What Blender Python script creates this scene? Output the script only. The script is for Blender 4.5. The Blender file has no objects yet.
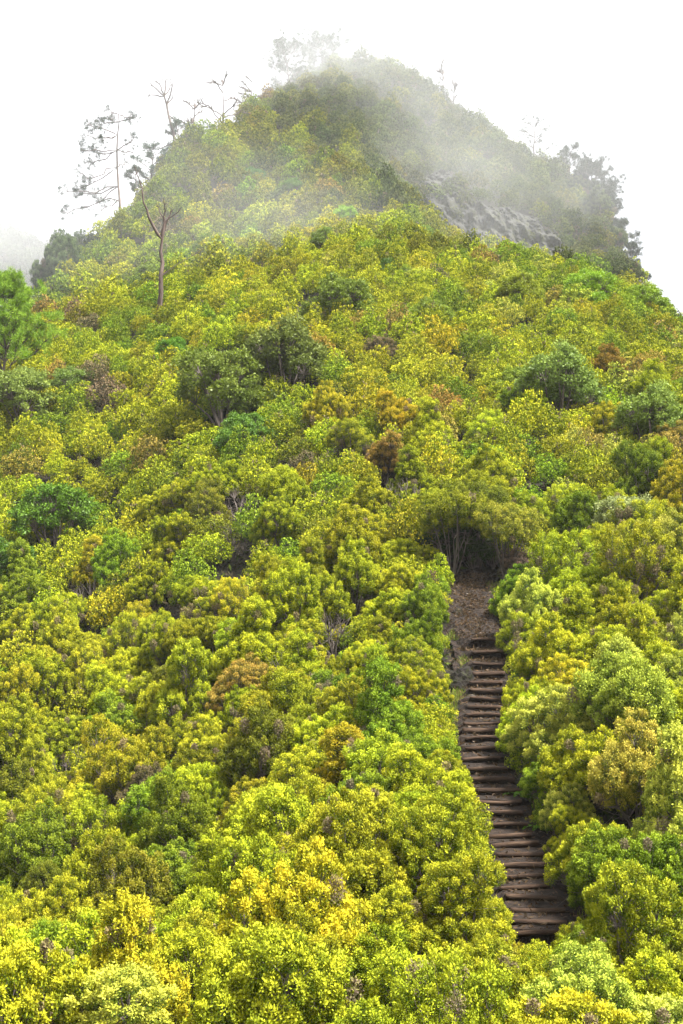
import bpy, math, random
import numpy as np
from mathutils import Vector, Matrix

C = bpy.context.scene
COL = C.collection
R = math.radians

# ------------------------------------------------------------------ camera
F = 1422.0                       # focal length in pixels of the 683 x 1024 frame
PITCH = math.atan(88.0 / F)
cam_d = bpy.data.cameras.new('camera')
cam = bpy.data.objects.new('camera', cam_d)
COL.objects.link(cam)
cam.location = (0, 0, 0)
cam.rotation_euler = (R(90) + PITCH, 0, 0)
cam_d.sensor_fit = 'VERTICAL'
cam_d.sensor_height = 36.0
cam_d.lens = F / 1024.0 * 36.0
cam_d.clip_start = 0.5
cam_d.clip_end = 6000
C.camera = cam

# ------------------------------------------------------------------ sky and sun
SUN_EL, SUN_AZ = R(60), R(108)   # azimuth clockwise from +Y (the way the camera looks)
SKY_STRENGTH = 0.10
CLOUD = 2.15                      # radiance of the cloud layer before the strength
world = bpy.data.worlds.new('World')
C.world = world
world.use_nodes = True
nt = world.node_tree
nt.nodes.clear()
sky = nt.nodes.new('ShaderNodeTexSky')
sky.sky_type = 'NISHITA'
sky.sun_disc = False
sky.sun_elevation = SUN_EL
sky.sun_rotation = SUN_AZ
sky.dust_density = 4.0
cl = nt.nodes.new('ShaderNodeRGB')
cl.outputs[0].default_value = (CLOUD, CLOUD * 1.005, CLOUD * 1.015, 1)
mx = nt.nodes.new('ShaderNodeMix')
mx.data_type = 'RGBA'
mx.inputs[0].default_value = 0.97
nt.links.new(sky.outputs[0], mx.inputs[6])
tcw = nt.nodes.new('ShaderNodeTexCoord')
spw = nt.nodes.new('ShaderNodeSeparateXYZ'); nt.links.new(tcw.outputs['Generated'], spw.inputs[0])
mrw = nt.nodes.new('ShaderNodeMapRange'); mrw.inputs[1].default_value = 0.4; mrw.inputs[2].default_value = 1.0
mrw.inputs[3].default_value = 0.345; mrw.inputs[4].default_value = 1.0   # an overcast sky: the zenith outshines the horizon
nt.links.new(spw.outputs['Z'], mrw.inputs[0])
mulw = nt.nodes.new('ShaderNodeVectorMath'); mulw.operation = 'SCALE'
nt.links.new(cl.outputs[0], mulw.inputs[0]); nt.links.new(mrw.outputs[0], mulw.inputs['Scale'])
nt.links.new(mulw.outputs[0], mx.inputs[7])
bg = nt.nodes.new('ShaderNodeBackground')
bg.inputs[1].default_value = SKY_STRENGTH
nt.links.new(mx.outputs[2], bg.inputs[0])
wo = nt.nodes.new('ShaderNodeOutputWorld')
nt.links.new(bg.outputs[0], wo.inputs[0])

sun_d = bpy.data.lights.new('sun', 'SUN')
sun_d.energy = 1.5
sun_d.angle = R(10)
sun_d.color = (1.0, 0.98, 0.93)
sun = bpy.data.objects.new('sun', sun_d)
COL.objects.link(sun)
sv = Vector((math.sin(SUN_AZ) * math.cos(SUN_EL), math.cos(SUN_AZ) * math.cos(SUN_EL), math.sin(SUN_EL)))
sun.rotation_euler = sv.to_track_quat('Z', 'Y').to_euler()

C.view_settings.view_transform = 'Standard'
C.view_settings.look = 'None'
C.view_settings.gamma = 1.0
C.view_settings.use_curve_mapping = False
C.view_settings.exposure = 3.75
C.render.engine = 'CYCLES'
cy = C.cycles
cy.max_bounces = 8
cy.diffuse_bounces = 4
cy.glossy_bounces = 2
cy.transmission_bounces = 4
cy.transparent_max_bounces = 8
cy.volume_bounces = 3
cy.volume_step_rate = 1.0
cy.volume_max_steps = 128
cy.use_denoising = True
cy.use_adaptive_sampling = True
cy.adaptive_threshold = 0.01

# ------------------------------------------------------------------ helpers
rng = np.random.default_rng(11)
CP, SP = math.cos(PITCH), math.sin(PITCH)


def at(px, y, d):
    """the point at ground distance d on the sight line through pixel (px, y)"""
    u, v = (px - 341.5) / F, (512.0 - y) / F
    ry, rz = CP - v * SP, SP + v * CP
    return np.array([d * u / ry, d, d * rz / ry])


def pix(p):
    x, y, z = p[..., 0], p[..., 1], p[..., 2]
    w = y * CP + z * SP
    v = (-y * SP + z * CP) / w
    return 341.5 + F * x / w, 512.0 - F * v


def unit(a):
    return a / np.maximum(np.linalg.norm(a, axis=-1, keepdims=True), 1e-9)


def link(name, data, parent=None, mat=None):
    o = bpy.data.objects.new(name, data)
    COL.objects.link(o)
    if parent is not None:
        o.parent = parent
    if mat is not None and data is not None:
        data.materials.append(mat)
    return o


def tag(o, label=None, cat=None, group=None, kind=None):
    if label: o['label'] = label
    if cat: o['category'] = cat
    if group: o['group'] = group
    if kind: o['kind'] = kind
    return o


def empty(name, loc, label=None, cat=None, group=None):
    o = link(name, None)
    o.location = loc
    o.empty_display_size = 0.2
    return tag(o, label, cat, group)


def raw_mesh(name, V, Q, attrs=None, smooth=False):
    """mesh from an array of vertices and an array of quads"""
    V = np.asarray(V, np.float32); Q = np.asarray(Q, np.int32)
    me = bpy.data.meshes.new(name)
    n, k = Q.shape
    me.vertices.add(len(V)); me.vertices.foreach_set('co', V.ravel())
    me.loops.add(n * k); me.loops.foreach_set('vertex_index', Q.ravel())
    me.polygons.add(n)
    me.polygons.foreach_set('loop_start', np.arange(0, n * k, k, dtype=np.int32))
    me.polygons.foreach_set('loop_total', np.full(n, k, np.int32))
    me.polygons.foreach_set('use_smooth', np.full(n, smooth))
    me.update(calc_edges=True)
    for an, (ty, arr) in (attrs or {}).items():
        a = me.attributes.new(an, ty, 'POINT')
        if ty == 'FLOAT':
            a.data.foreach_set('value', np.asarray(arr, np.float32).ravel())
        else:
            a.data.foreach_set('color', np.asarray(arr, np.float32).ravel())
    me.validate()
    return me


def leaf_quads(p, a, l, w, g, face=None):
    """one pointed leaf (a rhombus) per row: base p, direction a, length l, width w"""
    n = len(p)
    s = unit(np.cross(a, g.normal(size=(n, 3)) if face is None else face))
    l = np.reshape(l, (-1, 1)); w = np.reshape(w, (-1, 1))
    V = np.empty((n, 4, 3))
    V[:, 0] = p
    V[:, 1] = p + a * l * 0.55 + s * w * 0.5
    V[:, 2] = p + a * l
    V[:, 3] = p + a * l * 0.55 - s * w * 0.5
    return V.reshape(-1, 3), np.arange(n * 4).reshape(-1, 4)


def skeleton_mesh(name, P, par, rad, sides=5):
    """one connected branching tube: node i hangs on node par[i] (-1 = root), ring radius rad[i]"""
    P = np.asarray(P, float); par = np.asarray(par); rad = np.asarray(rad, float)
    n = len(P)
    d = np.zeros((n, 3))
    has = par >= 0
    d[has] = unit(P[has] - P[par[has]])
    for i in range(n):
        if not has[i]:
            kids = np.nonzero(par == i)[0]
            d[i] = unit(P[kids[0]] - P[i]) if len(kids) else (0, 0, 1)
    ref = np.where(np.abs(d[:, 1:2]) > 0.85, np.array([[1.0, 0, 0]]), np.array([[0, 1.0, 0]]))
    e1 = unit(np.cross(d, ref)); e2 = np.cross(d, e1)
    an = np.arange(sides) * 2 * np.pi / sides
    V = (P[:, None] + rad[:, None, None] * (np.cos(an)[None, :, None] * e1[:, None] + np.sin(an)[None, :, None] * e2[:, None])).reshape(-1, 3)
    kid = np.nonzero(has)[0]
    j = np.arange(sides); k = (j + 1) % sides
    a, b = par[kid][:, None] * sides, kid[:, None] * sides
    Q = np.stack([a + j, a + k, b + k, b + j], -1).reshape(-1, 4)
    return raw_mesh(name, V, Q, smooth=True)


class Skel:
    def __init__(s): s.P, s.par, s.rad = [], [], []
    def node(s, p, par, r):
        s.P.append(np.asarray(p, float)); s.par.append(par); s.rad.append(r)
        return len(s.P) - 1
    def path(s, pts, par, r0, r1):
        n = len(pts)
        for i, p in enumerate(pts):
            par = s.node(p, par, r0 + (r1 - r0) * (i + 1) / n)
        return par
    def mesh(s, name, sides=5): return skeleton_mesh(name, s.P, s.par, s.rad, sides)


def vnoise(p, seed=0):
    """smooth value noise in 0..1 at points p (n, 2 or 3)"""
    p = np.atleast_2d(np.asarray(p, float))
    if p.shape[1] == 2:
        p = np.column_stack([p, np.zeros(len(p))])
    i = np.floor(p).astype(np.int64); f = p - i
    f = f * f * (3 - 2 * f)
    def h(ix, iy, iz):
        n = (ix * 374761393 + iy * 668265263 + iz * 2147483647 + seed * 974634777) & 0xffffffff
        n = ((n ^ (n >> 13)) * 1274126177) & 0xffffffff
        n = ((n ^ (n >> 16)) * 2246822519) & 0xffffffff
        return ((n ^ (n >> 15)) & 0xffff) / 65535.0
    out = 0
    for dx in (0, 1):
        for dy in (0, 1):
            for dz in (0, 1):
                w = (f[:, 0] if dx else 1 - f[:, 0]) * (f[:, 1] if dy else 1 - f[:, 1]) * (f[:, 2] if dz else 1 - f[:, 2])
                out = out + w * h(i[:, 0] + dx, i[:, 1] + dy, i[:, 2] + dz)
    return out


def fbm(p, seed=0, oct=4):
    p = np.atleast_2d(np.asarray(p, float))
    t, a, s = 0, 0.5, 0
    for o in range(oct):
        t = t + a * vnoise(p * 2 ** o + 17.3 * o, seed + o); s += a; a *= 0.5
    return t / s


# ------------------------------------------------------------------ materials
def mat(name):
    m = bpy.data.materials.new(name)
    m.use_nodes = True
    m.node_tree.nodes.clear()
    out = m.node_tree.nodes.new('ShaderNodeOutputMaterial')
    return m, m.node_tree, out


def N(t, kind, **kw):
    n = t.nodes.new(kind)
    for k, v in kw.items():
        setattr(n, k, v)
    return n


def mixcol(t, fac, a, b, blend='MIX'):
    m = N(t, 'ShaderNodeMix', data_type='RGBA', blend_type=blend)
    for sock, v in ((0, fac), (6, a), (7, b)):
        if hasattr(v, 'links'): t.links.new(v, m.inputs[sock])
        elif sock: m.inputs[sock].default_value = (*v, 1)
        else: m.inputs[0].default_value = v
    return m.outputs[2]


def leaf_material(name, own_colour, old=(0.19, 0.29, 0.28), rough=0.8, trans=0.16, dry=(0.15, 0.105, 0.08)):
    """leaf colour from the object's colour (or a vertex colour in the mass), young tips against older leaves whose darkening also paints shade low on each puff, dry sprays"""
    m, t, out = mat(name)
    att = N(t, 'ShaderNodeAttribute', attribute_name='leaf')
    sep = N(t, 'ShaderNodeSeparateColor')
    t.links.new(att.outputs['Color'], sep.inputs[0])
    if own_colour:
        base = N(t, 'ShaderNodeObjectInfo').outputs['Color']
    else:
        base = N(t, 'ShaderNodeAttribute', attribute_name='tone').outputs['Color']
    old_shade_c = mixcol(t, 1.0, base, old, 'MULTIPLY')
    c = mixcol(t, sep.outputs[0], old_shade_c, base)
    hs = N(t, 'ShaderNodeHueSaturation')
    mr = N(t, 'ShaderNodeMapRange'); mr.inputs[3].default_value = 0.488; mr.inputs[4].default_value = 0.512
    t.links.new(sep.outputs[1], mr.inputs[0]); t.links.new(mr.outputs[0], hs.inputs['Hue'])
    mv = N(t, 'ShaderNodeMapRange'); mv.inputs[3].default_value = 1.3; mv.inputs[4].default_value = 0.7
    t.links.new(sep.outputs[1], mv.inputs[0]); t.links.new(mv.outputs[0], hs.inputs['Value'])
    t.links.new(c, hs.inputs['Color'])
    c = mixcol(t, sep.outputs[2], hs.outputs[0], dry)
    b = N(t, 'ShaderNodeBsdfPrincipled')
    t.links.new(c, b.inputs['Base Color'])
    b.inputs['Roughness'].default_value = rough
    b.inputs['Specular IOR Level'].default_value = 0.08
    tr = N(t, 'ShaderNodeBsdfTranslucent'); t.links.new(c, tr.inputs[0])
    ms = N(t, 'ShaderNodeMixShader'); ms.inputs[0].default_value = trans
    t.links.new(b.outputs[0], ms.inputs[1]); t.links.new(tr.outputs[0], ms.inputs[2])
    t.links.new(ms.outputs[0], out.inputs[0])
    return m


def rough_material(name, stops, scale=3.0, rough=0.9, bump=0.4, detail=8, stretch=(1, 1, 1), spec=0.2):
    """a noise through a colour ramp, with bump"""
    m, t, out = mat(name)
    tc = N(t, 'ShaderNodeTexCoord')
    mp = N(t, 'ShaderNodeMapping'); mp.inputs['Scale'].default_value = stretch
    t.links.new(tc.outputs['Object'], mp.inputs[0])
    n = N(t, 'ShaderNodeTexNoise'); n.inputs['Scale'].default_value = scale; n.inputs['Detail'].default_value = detail
    n.inputs['Roughness'].default_value = 0.65
    t.links.new(mp.outputs[0], n.inputs['Vector'])
    r = N(t, 'ShaderNodeValToRGB')
    e = r.color_ramp.elements
    while len(e) < len(stops): e.new(0.5)
    for el, (p, c) in zip(e, stops): el.position = p; el.color = (*c, 1)
    t.links.new(n.outputs[0], r.inputs[0])
    b = N(t, 'ShaderNodeBsdfPrincipled')
    t.links.new(r.outputs[0], b.inputs['Base Color'])
    b.inputs['Roughness'].default_value = rough
    b.inputs['Specular IOR Level'].default_value = spec
    if bump:
        bp = N(t, 'ShaderNodeBump'); bp.inputs['Strength'].default_value = bump; bp.inputs['Distance'].default_value = 0.1
        t.links.new(n.outputs[0], bp.inputs['Height']); t.links.new(bp.outputs[0], b.inputs['Normal'])
    t.links.new(b.outputs[0], out.inputs[0])
    return m


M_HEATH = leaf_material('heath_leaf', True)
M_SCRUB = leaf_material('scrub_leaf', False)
M_BROAD = leaf_material('broad_leaf', True, old=(0.75, 0.8, 0.85), rough=0.4, trans=0.3, dry=(0.2, 0.13, 0.07))
M_NEEDLE = leaf_material('pine_needle', True, old=(0.7, 0.8, 0.9), trans=0.2)
M_STEM = rough_material('grey_heath_bark', [(0.3, (0.045, 0.034, 0.028)), (0.7, (0.17, 0.14, 0.122))], 6, stretch=(1, 1, 0.3))
M_BARK = rough_material('pine_bark', [(0.3, (0.05, 0.038, 0.032)), (0.7, (0.14, 0.11, 0.095))], 3, stretch=(1, 1, 0.3))
M_DEAD = rough_material('dead_wood', [(0.3, (0.035, 0.023, 0.018)), (0.7, (0.13, 0.095, 0.08))], 3, stretch=(1, 1, 0.25))
M_LOG = rough_material('step_log_wood', [(0.3, (0.009, 0.005, 0.0028)), (0.52, (0.036, 0.020, 0.0115)), (0.75, (0.088, 0.056, 0.035))], 5, bump=0.6, stretch=(0.35, 1.6, 1.6))
M_SOIL = rough_material('trail_soil', [(0.32, (0.005, 0.003, 0.002)), (0.52, (0.014, 0.0085, 0.0055)), (0.66, (0.026, 0.016, 0.010)), (0.78, (0.07, 0.048, 0.03))], 5, bump=0.9)
M_GROUND = rough_material('hill_soil', [(0.3, (0.006, 0.005, 0.0025)), (0.6, (0.014, 0.011, 0.005)), (0.8, (0.028, 0.024, 0.01))], 1.2, bump=0.6)
M_ROCK = rough_material('cliff_rock', [(0.3, (0.008, 0.008, 0.007)), (0.42, (0.018, 0.018, 0.016)), (0.5, (0.042, 0.041, 0.039)), (0.58, (0.028, 0.03, 0.011)), (0.7, (0.045, 0.044, 0.042)), (0.82, (0.085, 0.083, 0.08))], 1.3, bump=1.0, stretch=(1, 1, 0.45))
M_BOULDER = rough_material('lichen_rock', [(0.34, (0.005, 0.004, 0.003)), (0.52, (0.012, 0.009, 0.006)), (0.64, (0.018, 0.02, 0.006)), (0.78, (0.09, 0.085, 0.07))], 4.5, bump=1.0)

# ------------------------------------------------------------------ terrain
# columns across the view: (distance, image row of the bare ground) from near to far
COLS = {
    -350: [(10, 1900), (20, 1215), (25, 1110), (36, 1075), (50, 890), (65, 735), (80, 620), (95, 545), (105, 520), (125, 580), (200, 560), (330, 400), (420, 250), (520, 400)],
    -60: [(10, 1900), (20, 1215), (25, 1110), (36, 1055), (50, 875), (65, 715), (80, 580), (92, 490), (102, 440), (112, 455), (130, 480), (200, 500), (330, 380), (420, 246), (520, 420)],
    0: [(10, 1900), (20, 1215), (25, 1110), (36, 1045), (50, 868), (65, 705), (80, 565), (92, 465), (102, 412), (112, 405), (122, 400), (136, 395), (200, 480), (330, 375), (420, 250), (520, 420)],
    40: [(10, 1900), (20, 1215), (25, 1110), (36, 1038), (50, 858), (65, 695), (80, 552), (92, 452), (104, 385), (112, 365), (122, 345), (136, 312), (146, 330), (200, 470), (330, 390), (420, 262), (520, 430)],
    120: [(10, 1900), (20, 1215), (25, 1110), (36, 1015), (50, 832), (65, 668), (80, 530), (92, 438), (104, 362), (112, 335), (122, 312), (134, 278), (148, 230), (162, 265), (220, 440), (330, 430), (420, 320), (520, 440)],
    200: [(10, 1900), (20, 1215), (25, 1110), (34, 1000), (48, 800), (62, 630), (78, 490), (92, 395), (106, 325), (114, 305), (122, 288), (136, 240), (165, 154), (180, 195), (240, 370), (330, 440), (420, 380)],
    270: [(10, 1900), (20, 1215), (25, 1110), (33, 975), (46, 780), (58, 645), (70, 530), (84, 425), (98, 345), (110, 297), (118, 282), (128, 262), (150, 190), (180, 110), (200, 140), (260, 370), (420, 450)],
    341: [(10, 1900), (20, 1215), (25, 1110), (32, 955), (45, 775), (55, 662), (65, 560), (78, 452), (92, 365), (106, 297), (116, 270), (130, 235), (160, 148), (195, 78), (215, 110), (280, 370), (420, 470)],
    400: [(10, 1900), (20, 1215), (25, 1110), (31, 945), (43, 772), (53, 665), (62, 580), (76, 455), (90, 370), (106, 298), (120, 254), (138, 214), (150, 206), (160, 178), (176, 130), (195, 82), (215, 115), (280, 370), (420, 470)],
    440: [(10, 1900), (20, 1215), (25, 1110), (31, 944), (42, 772), (52, 669), (60, 592), (75, 460), (90, 374), (106, 301), (124, 262), (136, 252), (144, 264), (151, 244), (158, 188), (172, 155), (190, 112), (208, 150), (270, 370), (420, 480)],
    495: [(10, 1900), (20, 1215), (25, 1110), (31, 946), (42, 772), (52, 672), (58.5, 604), (75, 462), (90, 378), (106, 306), (118, 280), (128, 273), (140, 296), (151, 262), (157, 208), (170, 180), (184, 146), (200, 185), (260, 380), (420, 490)],
    560: [(10, 1900), (20, 1215), (25, 1110), (29, 995), (33, 895), (42, 764), (53, 658), (61, 578), (75, 455), (90, 375), (106, 302), (117, 284), (124, 282), (138, 310), (151, 276), (157, 234), (166, 208), (176, 182), (190, 225), (250, 390), (420, 500)],
    600: [(10, 1900), (20, 1215), (25, 1110), (29, 995), (33, 885), (42, 752), (54, 630), (66, 518), (80, 422), (94, 347), (106, 304), (115, 295), (126, 312), (140, 312), (155, 260), (166, 230), (182, 270), (240, 410), (420, 510)],
    640: [(10, 1900), (20, 1215), (25, 1110), (29, 995), (33, 875), (42, 745), (54, 618), (67, 505), (80, 415), (94, 348), (106, 322), (113, 318), (124, 338), (140, 335), (155, 300), (172, 340), (240, 430), (420, 520)],
    683: [(10, 1900), (20, 1215), (25, 1110), (29, 995), (33, 868), (42, 740), (55, 603), (68, 492), (80, 412), (92, 370), (102, 347), (110, 352), (130, 375), (150, 380), (200, 455), (280, 540), (420, 560)],
    800: [(10, 1900), (20, 1215), (25, 1110), (29, 995), (33, 868), (42, 742), (55, 612), (68, 515), (80, 448), (92, 408), (102, 398), (115, 432), (150, 520), (280, 640), (420, 650)],
    1010: [(10, 1900), (20, 1215), (25, 1110), (29, 995), (33, 890), (42, 790), (55, 692), (68, 622), (80, 574), (92, 562), (102, 582), (120, 650), (280, 700), (420, 700)],
}
D = np.concatenate([np.arange(4, 112, 0.6), np.arange(112, 240, 1.2), np.arange(240, 560, 8.0), np.array([600, 700, 850, 1100, 1400])])
PXG = np.arange(-350, 1011, 6.0)


def pchip(x, y, q):
    x = np.asarray(x, float); y = np.asarray(y, float)
    h = np.diff(x); s = np.diff(y) / h
    m = np.zeros(len(x)); m[0], m[-1] = s[0], s[-1]
    for i in range(1, len(x) - 1):
        m[i] = 0 if s[i - 1] * s[i] <= 0 else (h[i - 1] + h[i]) / (h[i] / s[i] * 1.0 + h[i - 1] / s[i - 1])
    i = np.clip(np.searchsorted(x, q) - 1, 0, len(h) - 1)
    t = np.clip((q - x[i]) / h[i], 0, 1)
    return (y[i] * (1 + 2 * t) * (1 - t) ** 2 + h[i] * m[i] * t * (1 - t) ** 2 + y[i + 1] * t * t * (3 - 2 * t) + h[i] * m[i + 1] * t * t * (t - 1))


kx = np.array(sorted(COLS), float)
prof = []
for k in sorted(COLS):
    pts = COLS[k]
    z = [at(k, y, d)[2] for d, y in pts]
    dd = [d for d, _ in pts] + [700, 1500]
    prof.append(pchip([0] + dd, [-7.0] + z + [-58, -60], D))
prof = np.array(prof)                                  # columns x D
Z = np.array([pchip(kx, prof[:, j], PXG) for j in range(len(D))])   # D x px
UG = (PXG - 341.5) / F
gx = D[:, None] * UG[None, :]
gy = np.repeat(D[:, None], len(UG), 1)
amp = np.clip((gy - 14) / 40, 0, 1) * np.where(gy < 112, 0.9, 1.8)
Z = Z + (fbm(np.column_stack([gx.ravel(), gy.ravel()]) / 7.0, 3, 3).reshape(Z.shape) - 0.5) * amp


def bil(G, x, y):
    x = np.asarray(x, float); y = np.asarray(y, float)
    i = np.clip(np.searchsorted(D, y) - 1, 0, len(D) - 2)
    t = np.clip((y - D[i]) / (D[i + 1] - D[i]), 0, 1)
    u = np.clip((x / np.maximum(y, 1) - UG[0]) / (UG[1] - UG[0]), 0, len(UG) - 1.001)
    j = u.astype(int); s = u - j
    return (G[i, j] * (1 - t) * (1 - s) + G[i + 1, j] * t * (1 - s) + G[i, j + 1] * (1 - t) * s + G[i + 1, j + 1] * t * s)


# the trail: centre line, level of the treads, and the terrain cut down under it
TRAIL_PX = [(26, 560), (29, 552), (32, 538), (34, 529), (37, 509), (40.3, 494), (43.2, 480), (47.7, 485), (53, 488), (56, 476), (59, 468), (62, 470)]
LOG_Y = [641, 652.5, 664, 674, 683, 691, 700, 707.5, 715.5, 723, 730.5, 739, 748.5, 759, 769.5, 780, 790.5, 801.5, 813.5, 825.5, 836, 845.5, 855, 865.5, 876.5, 887, 898, 910, 922, 933]


def trail_z(d):
    return -7.42 + (np.asarray(d, float) - 32) * 0.262 + np.clip(np.asarray(d, float) - 53, 0, 9) * 0.12


TD = np.linspace(26, 62, 400)
tpx = pchip([a for a, _ in TRAIL_PX], [b for _, b in TRAIL_PX], TD)
TX = np.array([at(p, 600, d)[0] for p, d in zip(tpx, TD)])


def trail_x(d): return np.interp(d, TD, TX)


wt = np.abs(gx - trail_x(gy))
on = np.clip(1.5 - wt / 1.6, 0, 1) * np.clip((gy - 29) / 2, 0, 1) * np.clip((62 - gy) / 2, 0, 1)
on = on * on * (3 - 2 * on)
Z = Z * (1 - on) + (trail_z(gy) - 0.45) * on


def ground(x, y): return bil(Z, x, y)


nd, nu = Z.shape
V = np.column_stack([gx.ravel(), gy.ravel(), Z.ravel()])
ii, jj = np.meshgrid(np.arange(nd - 1), np.arange(nu - 1), indexing='ij')
a = (ii * nu + jj).ravel()
Q = np.column_stack([a, a + 1, a + nu + 1, a + nu])
tag(link('hillside_terrain', raw_mesh('hillside_terrain', V, Q, smooth=True), mat=M_GROUND), kind='structure')

# the valley floor under everything, out to the horizon
V = [(-2600, -1200, -61.5), (2600, -1200, -61.5), (2600, 2600, -61.5), (-2600, 2600, -61.5)]
tag(link('valley_ground', raw_mesh('valley_ground', V, [(0, 1, 2, 3)]), mat=M_GROUND), kind='structure')


# ------------------------------------------------------------------ plants: shapes
def heath_shape(seed, H=2.1, Rr=1.2, tufts=185, sprigs=34, leaves=10, ll=0.047, lw=0.027, dry_share=0.035, loose=1.0, want_stems=True, lift=0.0):
    g = np.random.default_rng(seed)
    nl = g.integers(9, 14)
    az = np.arange(nl) * 2.399 + g.uniform(0, 6)
    rr = Rr * np.sqrt((np.arange(nl) + 0.3) / nl) * g.uniform(0.6, 0.85, nl)
    lc = np.column_stack([rr * np.cos(az), rr * np.sin(az), H * (0.76 - 0.55 * (rr / Rr) ** 1.6) + g.normal(0, 0.12, nl) * H])
    lr = Rr * g.uniform(0.3, 0.47, nl)
    gap = 0.285 * (H / 2.1) ** 0.5 * (185 / tufts) ** 0.5
    lc[:, 2] = lc[:, 2] * (1 - lift) + lift * H * 0.95
    # tufts over the upper and outer side of each lobe
    pts, nrm, lob = [], [], []
    while len(pts) < tufts:
        k = g.integers(nl)
        v = unit(g.normal(size=3) + np.array([lc[k, 0] * 0.5, lc[k, 1] * 0.5, 0.45]))
        if v[2] < -0.6: continue
        sc = g.uniform(0.6, 1.1)
        p = lc[k] + v * lr[k] * np.array([1, 1, 1.1]) * sc
        dist = np.linalg.norm(p - lc, axis=1) / lr
        dist[k] = 9
        gap *= 0.9998
        if dist.min() < 0.62 or p[2] < 0.07 * H: continue
        if pts and np.min(np.sum((np.array(pts) - p) ** 2, 1)) < gap * gap: continue
        pts.append(p); nrm.append(v); lob.append(k)
    pts, nrm, lob = np.array(pts), np.array(nrm), np.array(lob)
    n = len(pts)
    td = unit(nrm * 0.65 + np.array([0, 0, 0.75]) + g.normal(0, 0.2, (n, 3)))
    size = g.uniform(0.7, 1.35, n) * 0.148 * (185 / tufts) ** 0.35 * (H / 2.1) ** 0.5
    tint = np.clip(g.normal(0.5, 0.22, n), 0, 1)
    low = np.clip(1.2 - pts[:, 2] / (0.55 * H), 0, 1)
    dry = (g.random(n) < dry_share * (0.5 + 2.0 * low)).astype(float)
    # leaves in the outer shell of each upright plume
    m = sprigs * leaves
    v = unit(g.normal(size=(n, m, 3)) + td[:, None] * 0.55 * loose)
    up = (v * td[:, None]).sum(-1, keepdims=True)
    rad = g.uniform(0.68, 1.0, (n, m, 1)) * (1 + 0.22 * np.sin(7 * v[..., :1] + 5 * v[..., 1:2] + np.arange(n)[:, None, None]))
    p = pts[:, None] + size[:, None, None] * rad * (td[:, None] * up * 1.05 + (v - td[:, None] * up) * 0.82)
    tang = g.normal(size=v.shape); tang = unit(tang - (tang * v).sum(-1, keepdims=True) * v)
    la = unit(v * 0.35 + tang * 0.7 + td[:, None] * 0.35)
    fc = unit(v + 0.3 * g.normal(size=v.shape))                    # leaves shingle the plume and face outwards
    V, Q = leaf_quads(p.reshape(-1, 3), la.reshape(-1, 3), ll * g.uniform(0.6, 1.35, n * m), lw * g.uniform(0.6, 1.35, n * m), g, fc.reshape(-1, 3))
    tip_lit = np.clip(0.36 + 0.66 * up[..., 0] + g.normal(0, 0.14, (n, m)), 0, 1) ** 1.2  # young tips, plus per-puff shading put into colour: bright top, dark base
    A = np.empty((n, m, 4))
    A[..., 0] = tip_lit
    A[..., 1] = np.clip(tint[:, None] + g.normal(0, 0.08, (n, m)), 0, 1)
    A[..., 2] = dry[:, None] * g.uniform(0.6, 1, (n, m))
    A[..., 3] = 1
    A = np.repeat(A.reshape(-1, 4), 4, 0)
    sk = None
    if want_stems:
        sk = Skel()
        root = sk.node((0, 0, -0.35), -1, 0.09)
        for k in range(nl):
            b = np.array([lc[k, 0] * 0.12, lc[k, 1] * 0.12, 0.05])
            e = lc[k] - np.array([0, 0, lr[k] * 0.5])
            m1 = b + (e - b) * 0.4 + g.normal(0, 0.07, 3); m2 = b + (e - b) * 0.72 + g.normal(0, 0.07, 3)
            e0 = sk.path([b, m1, m2, e], root, 0.045, 0.02)
            for q in np.nonzero(lob == k)[0]:
                mid = e * 0.45 + pts[q] * 0.55 + g.normal(0, 0.05, 3)
                sk.path([mid, pts[q]], e0, 0.011, 0.005)
            # bare dead twigs that poke out low between the tufts
            for q in range(3):
                o = m2 + unit(np.array([lc[k, 0], lc[k, 1], 0.2]) + g.normal(0, 0.5, 3)) * g.uniform(0.35, 0.7)
                sk.path([(m2 + o) / 2 + g.normal(0, 0.05, 3), o], len(sk.P) - 1 if False else e0 - 1, 0.011, 0.004)
    return V, Q, A, sk


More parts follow.
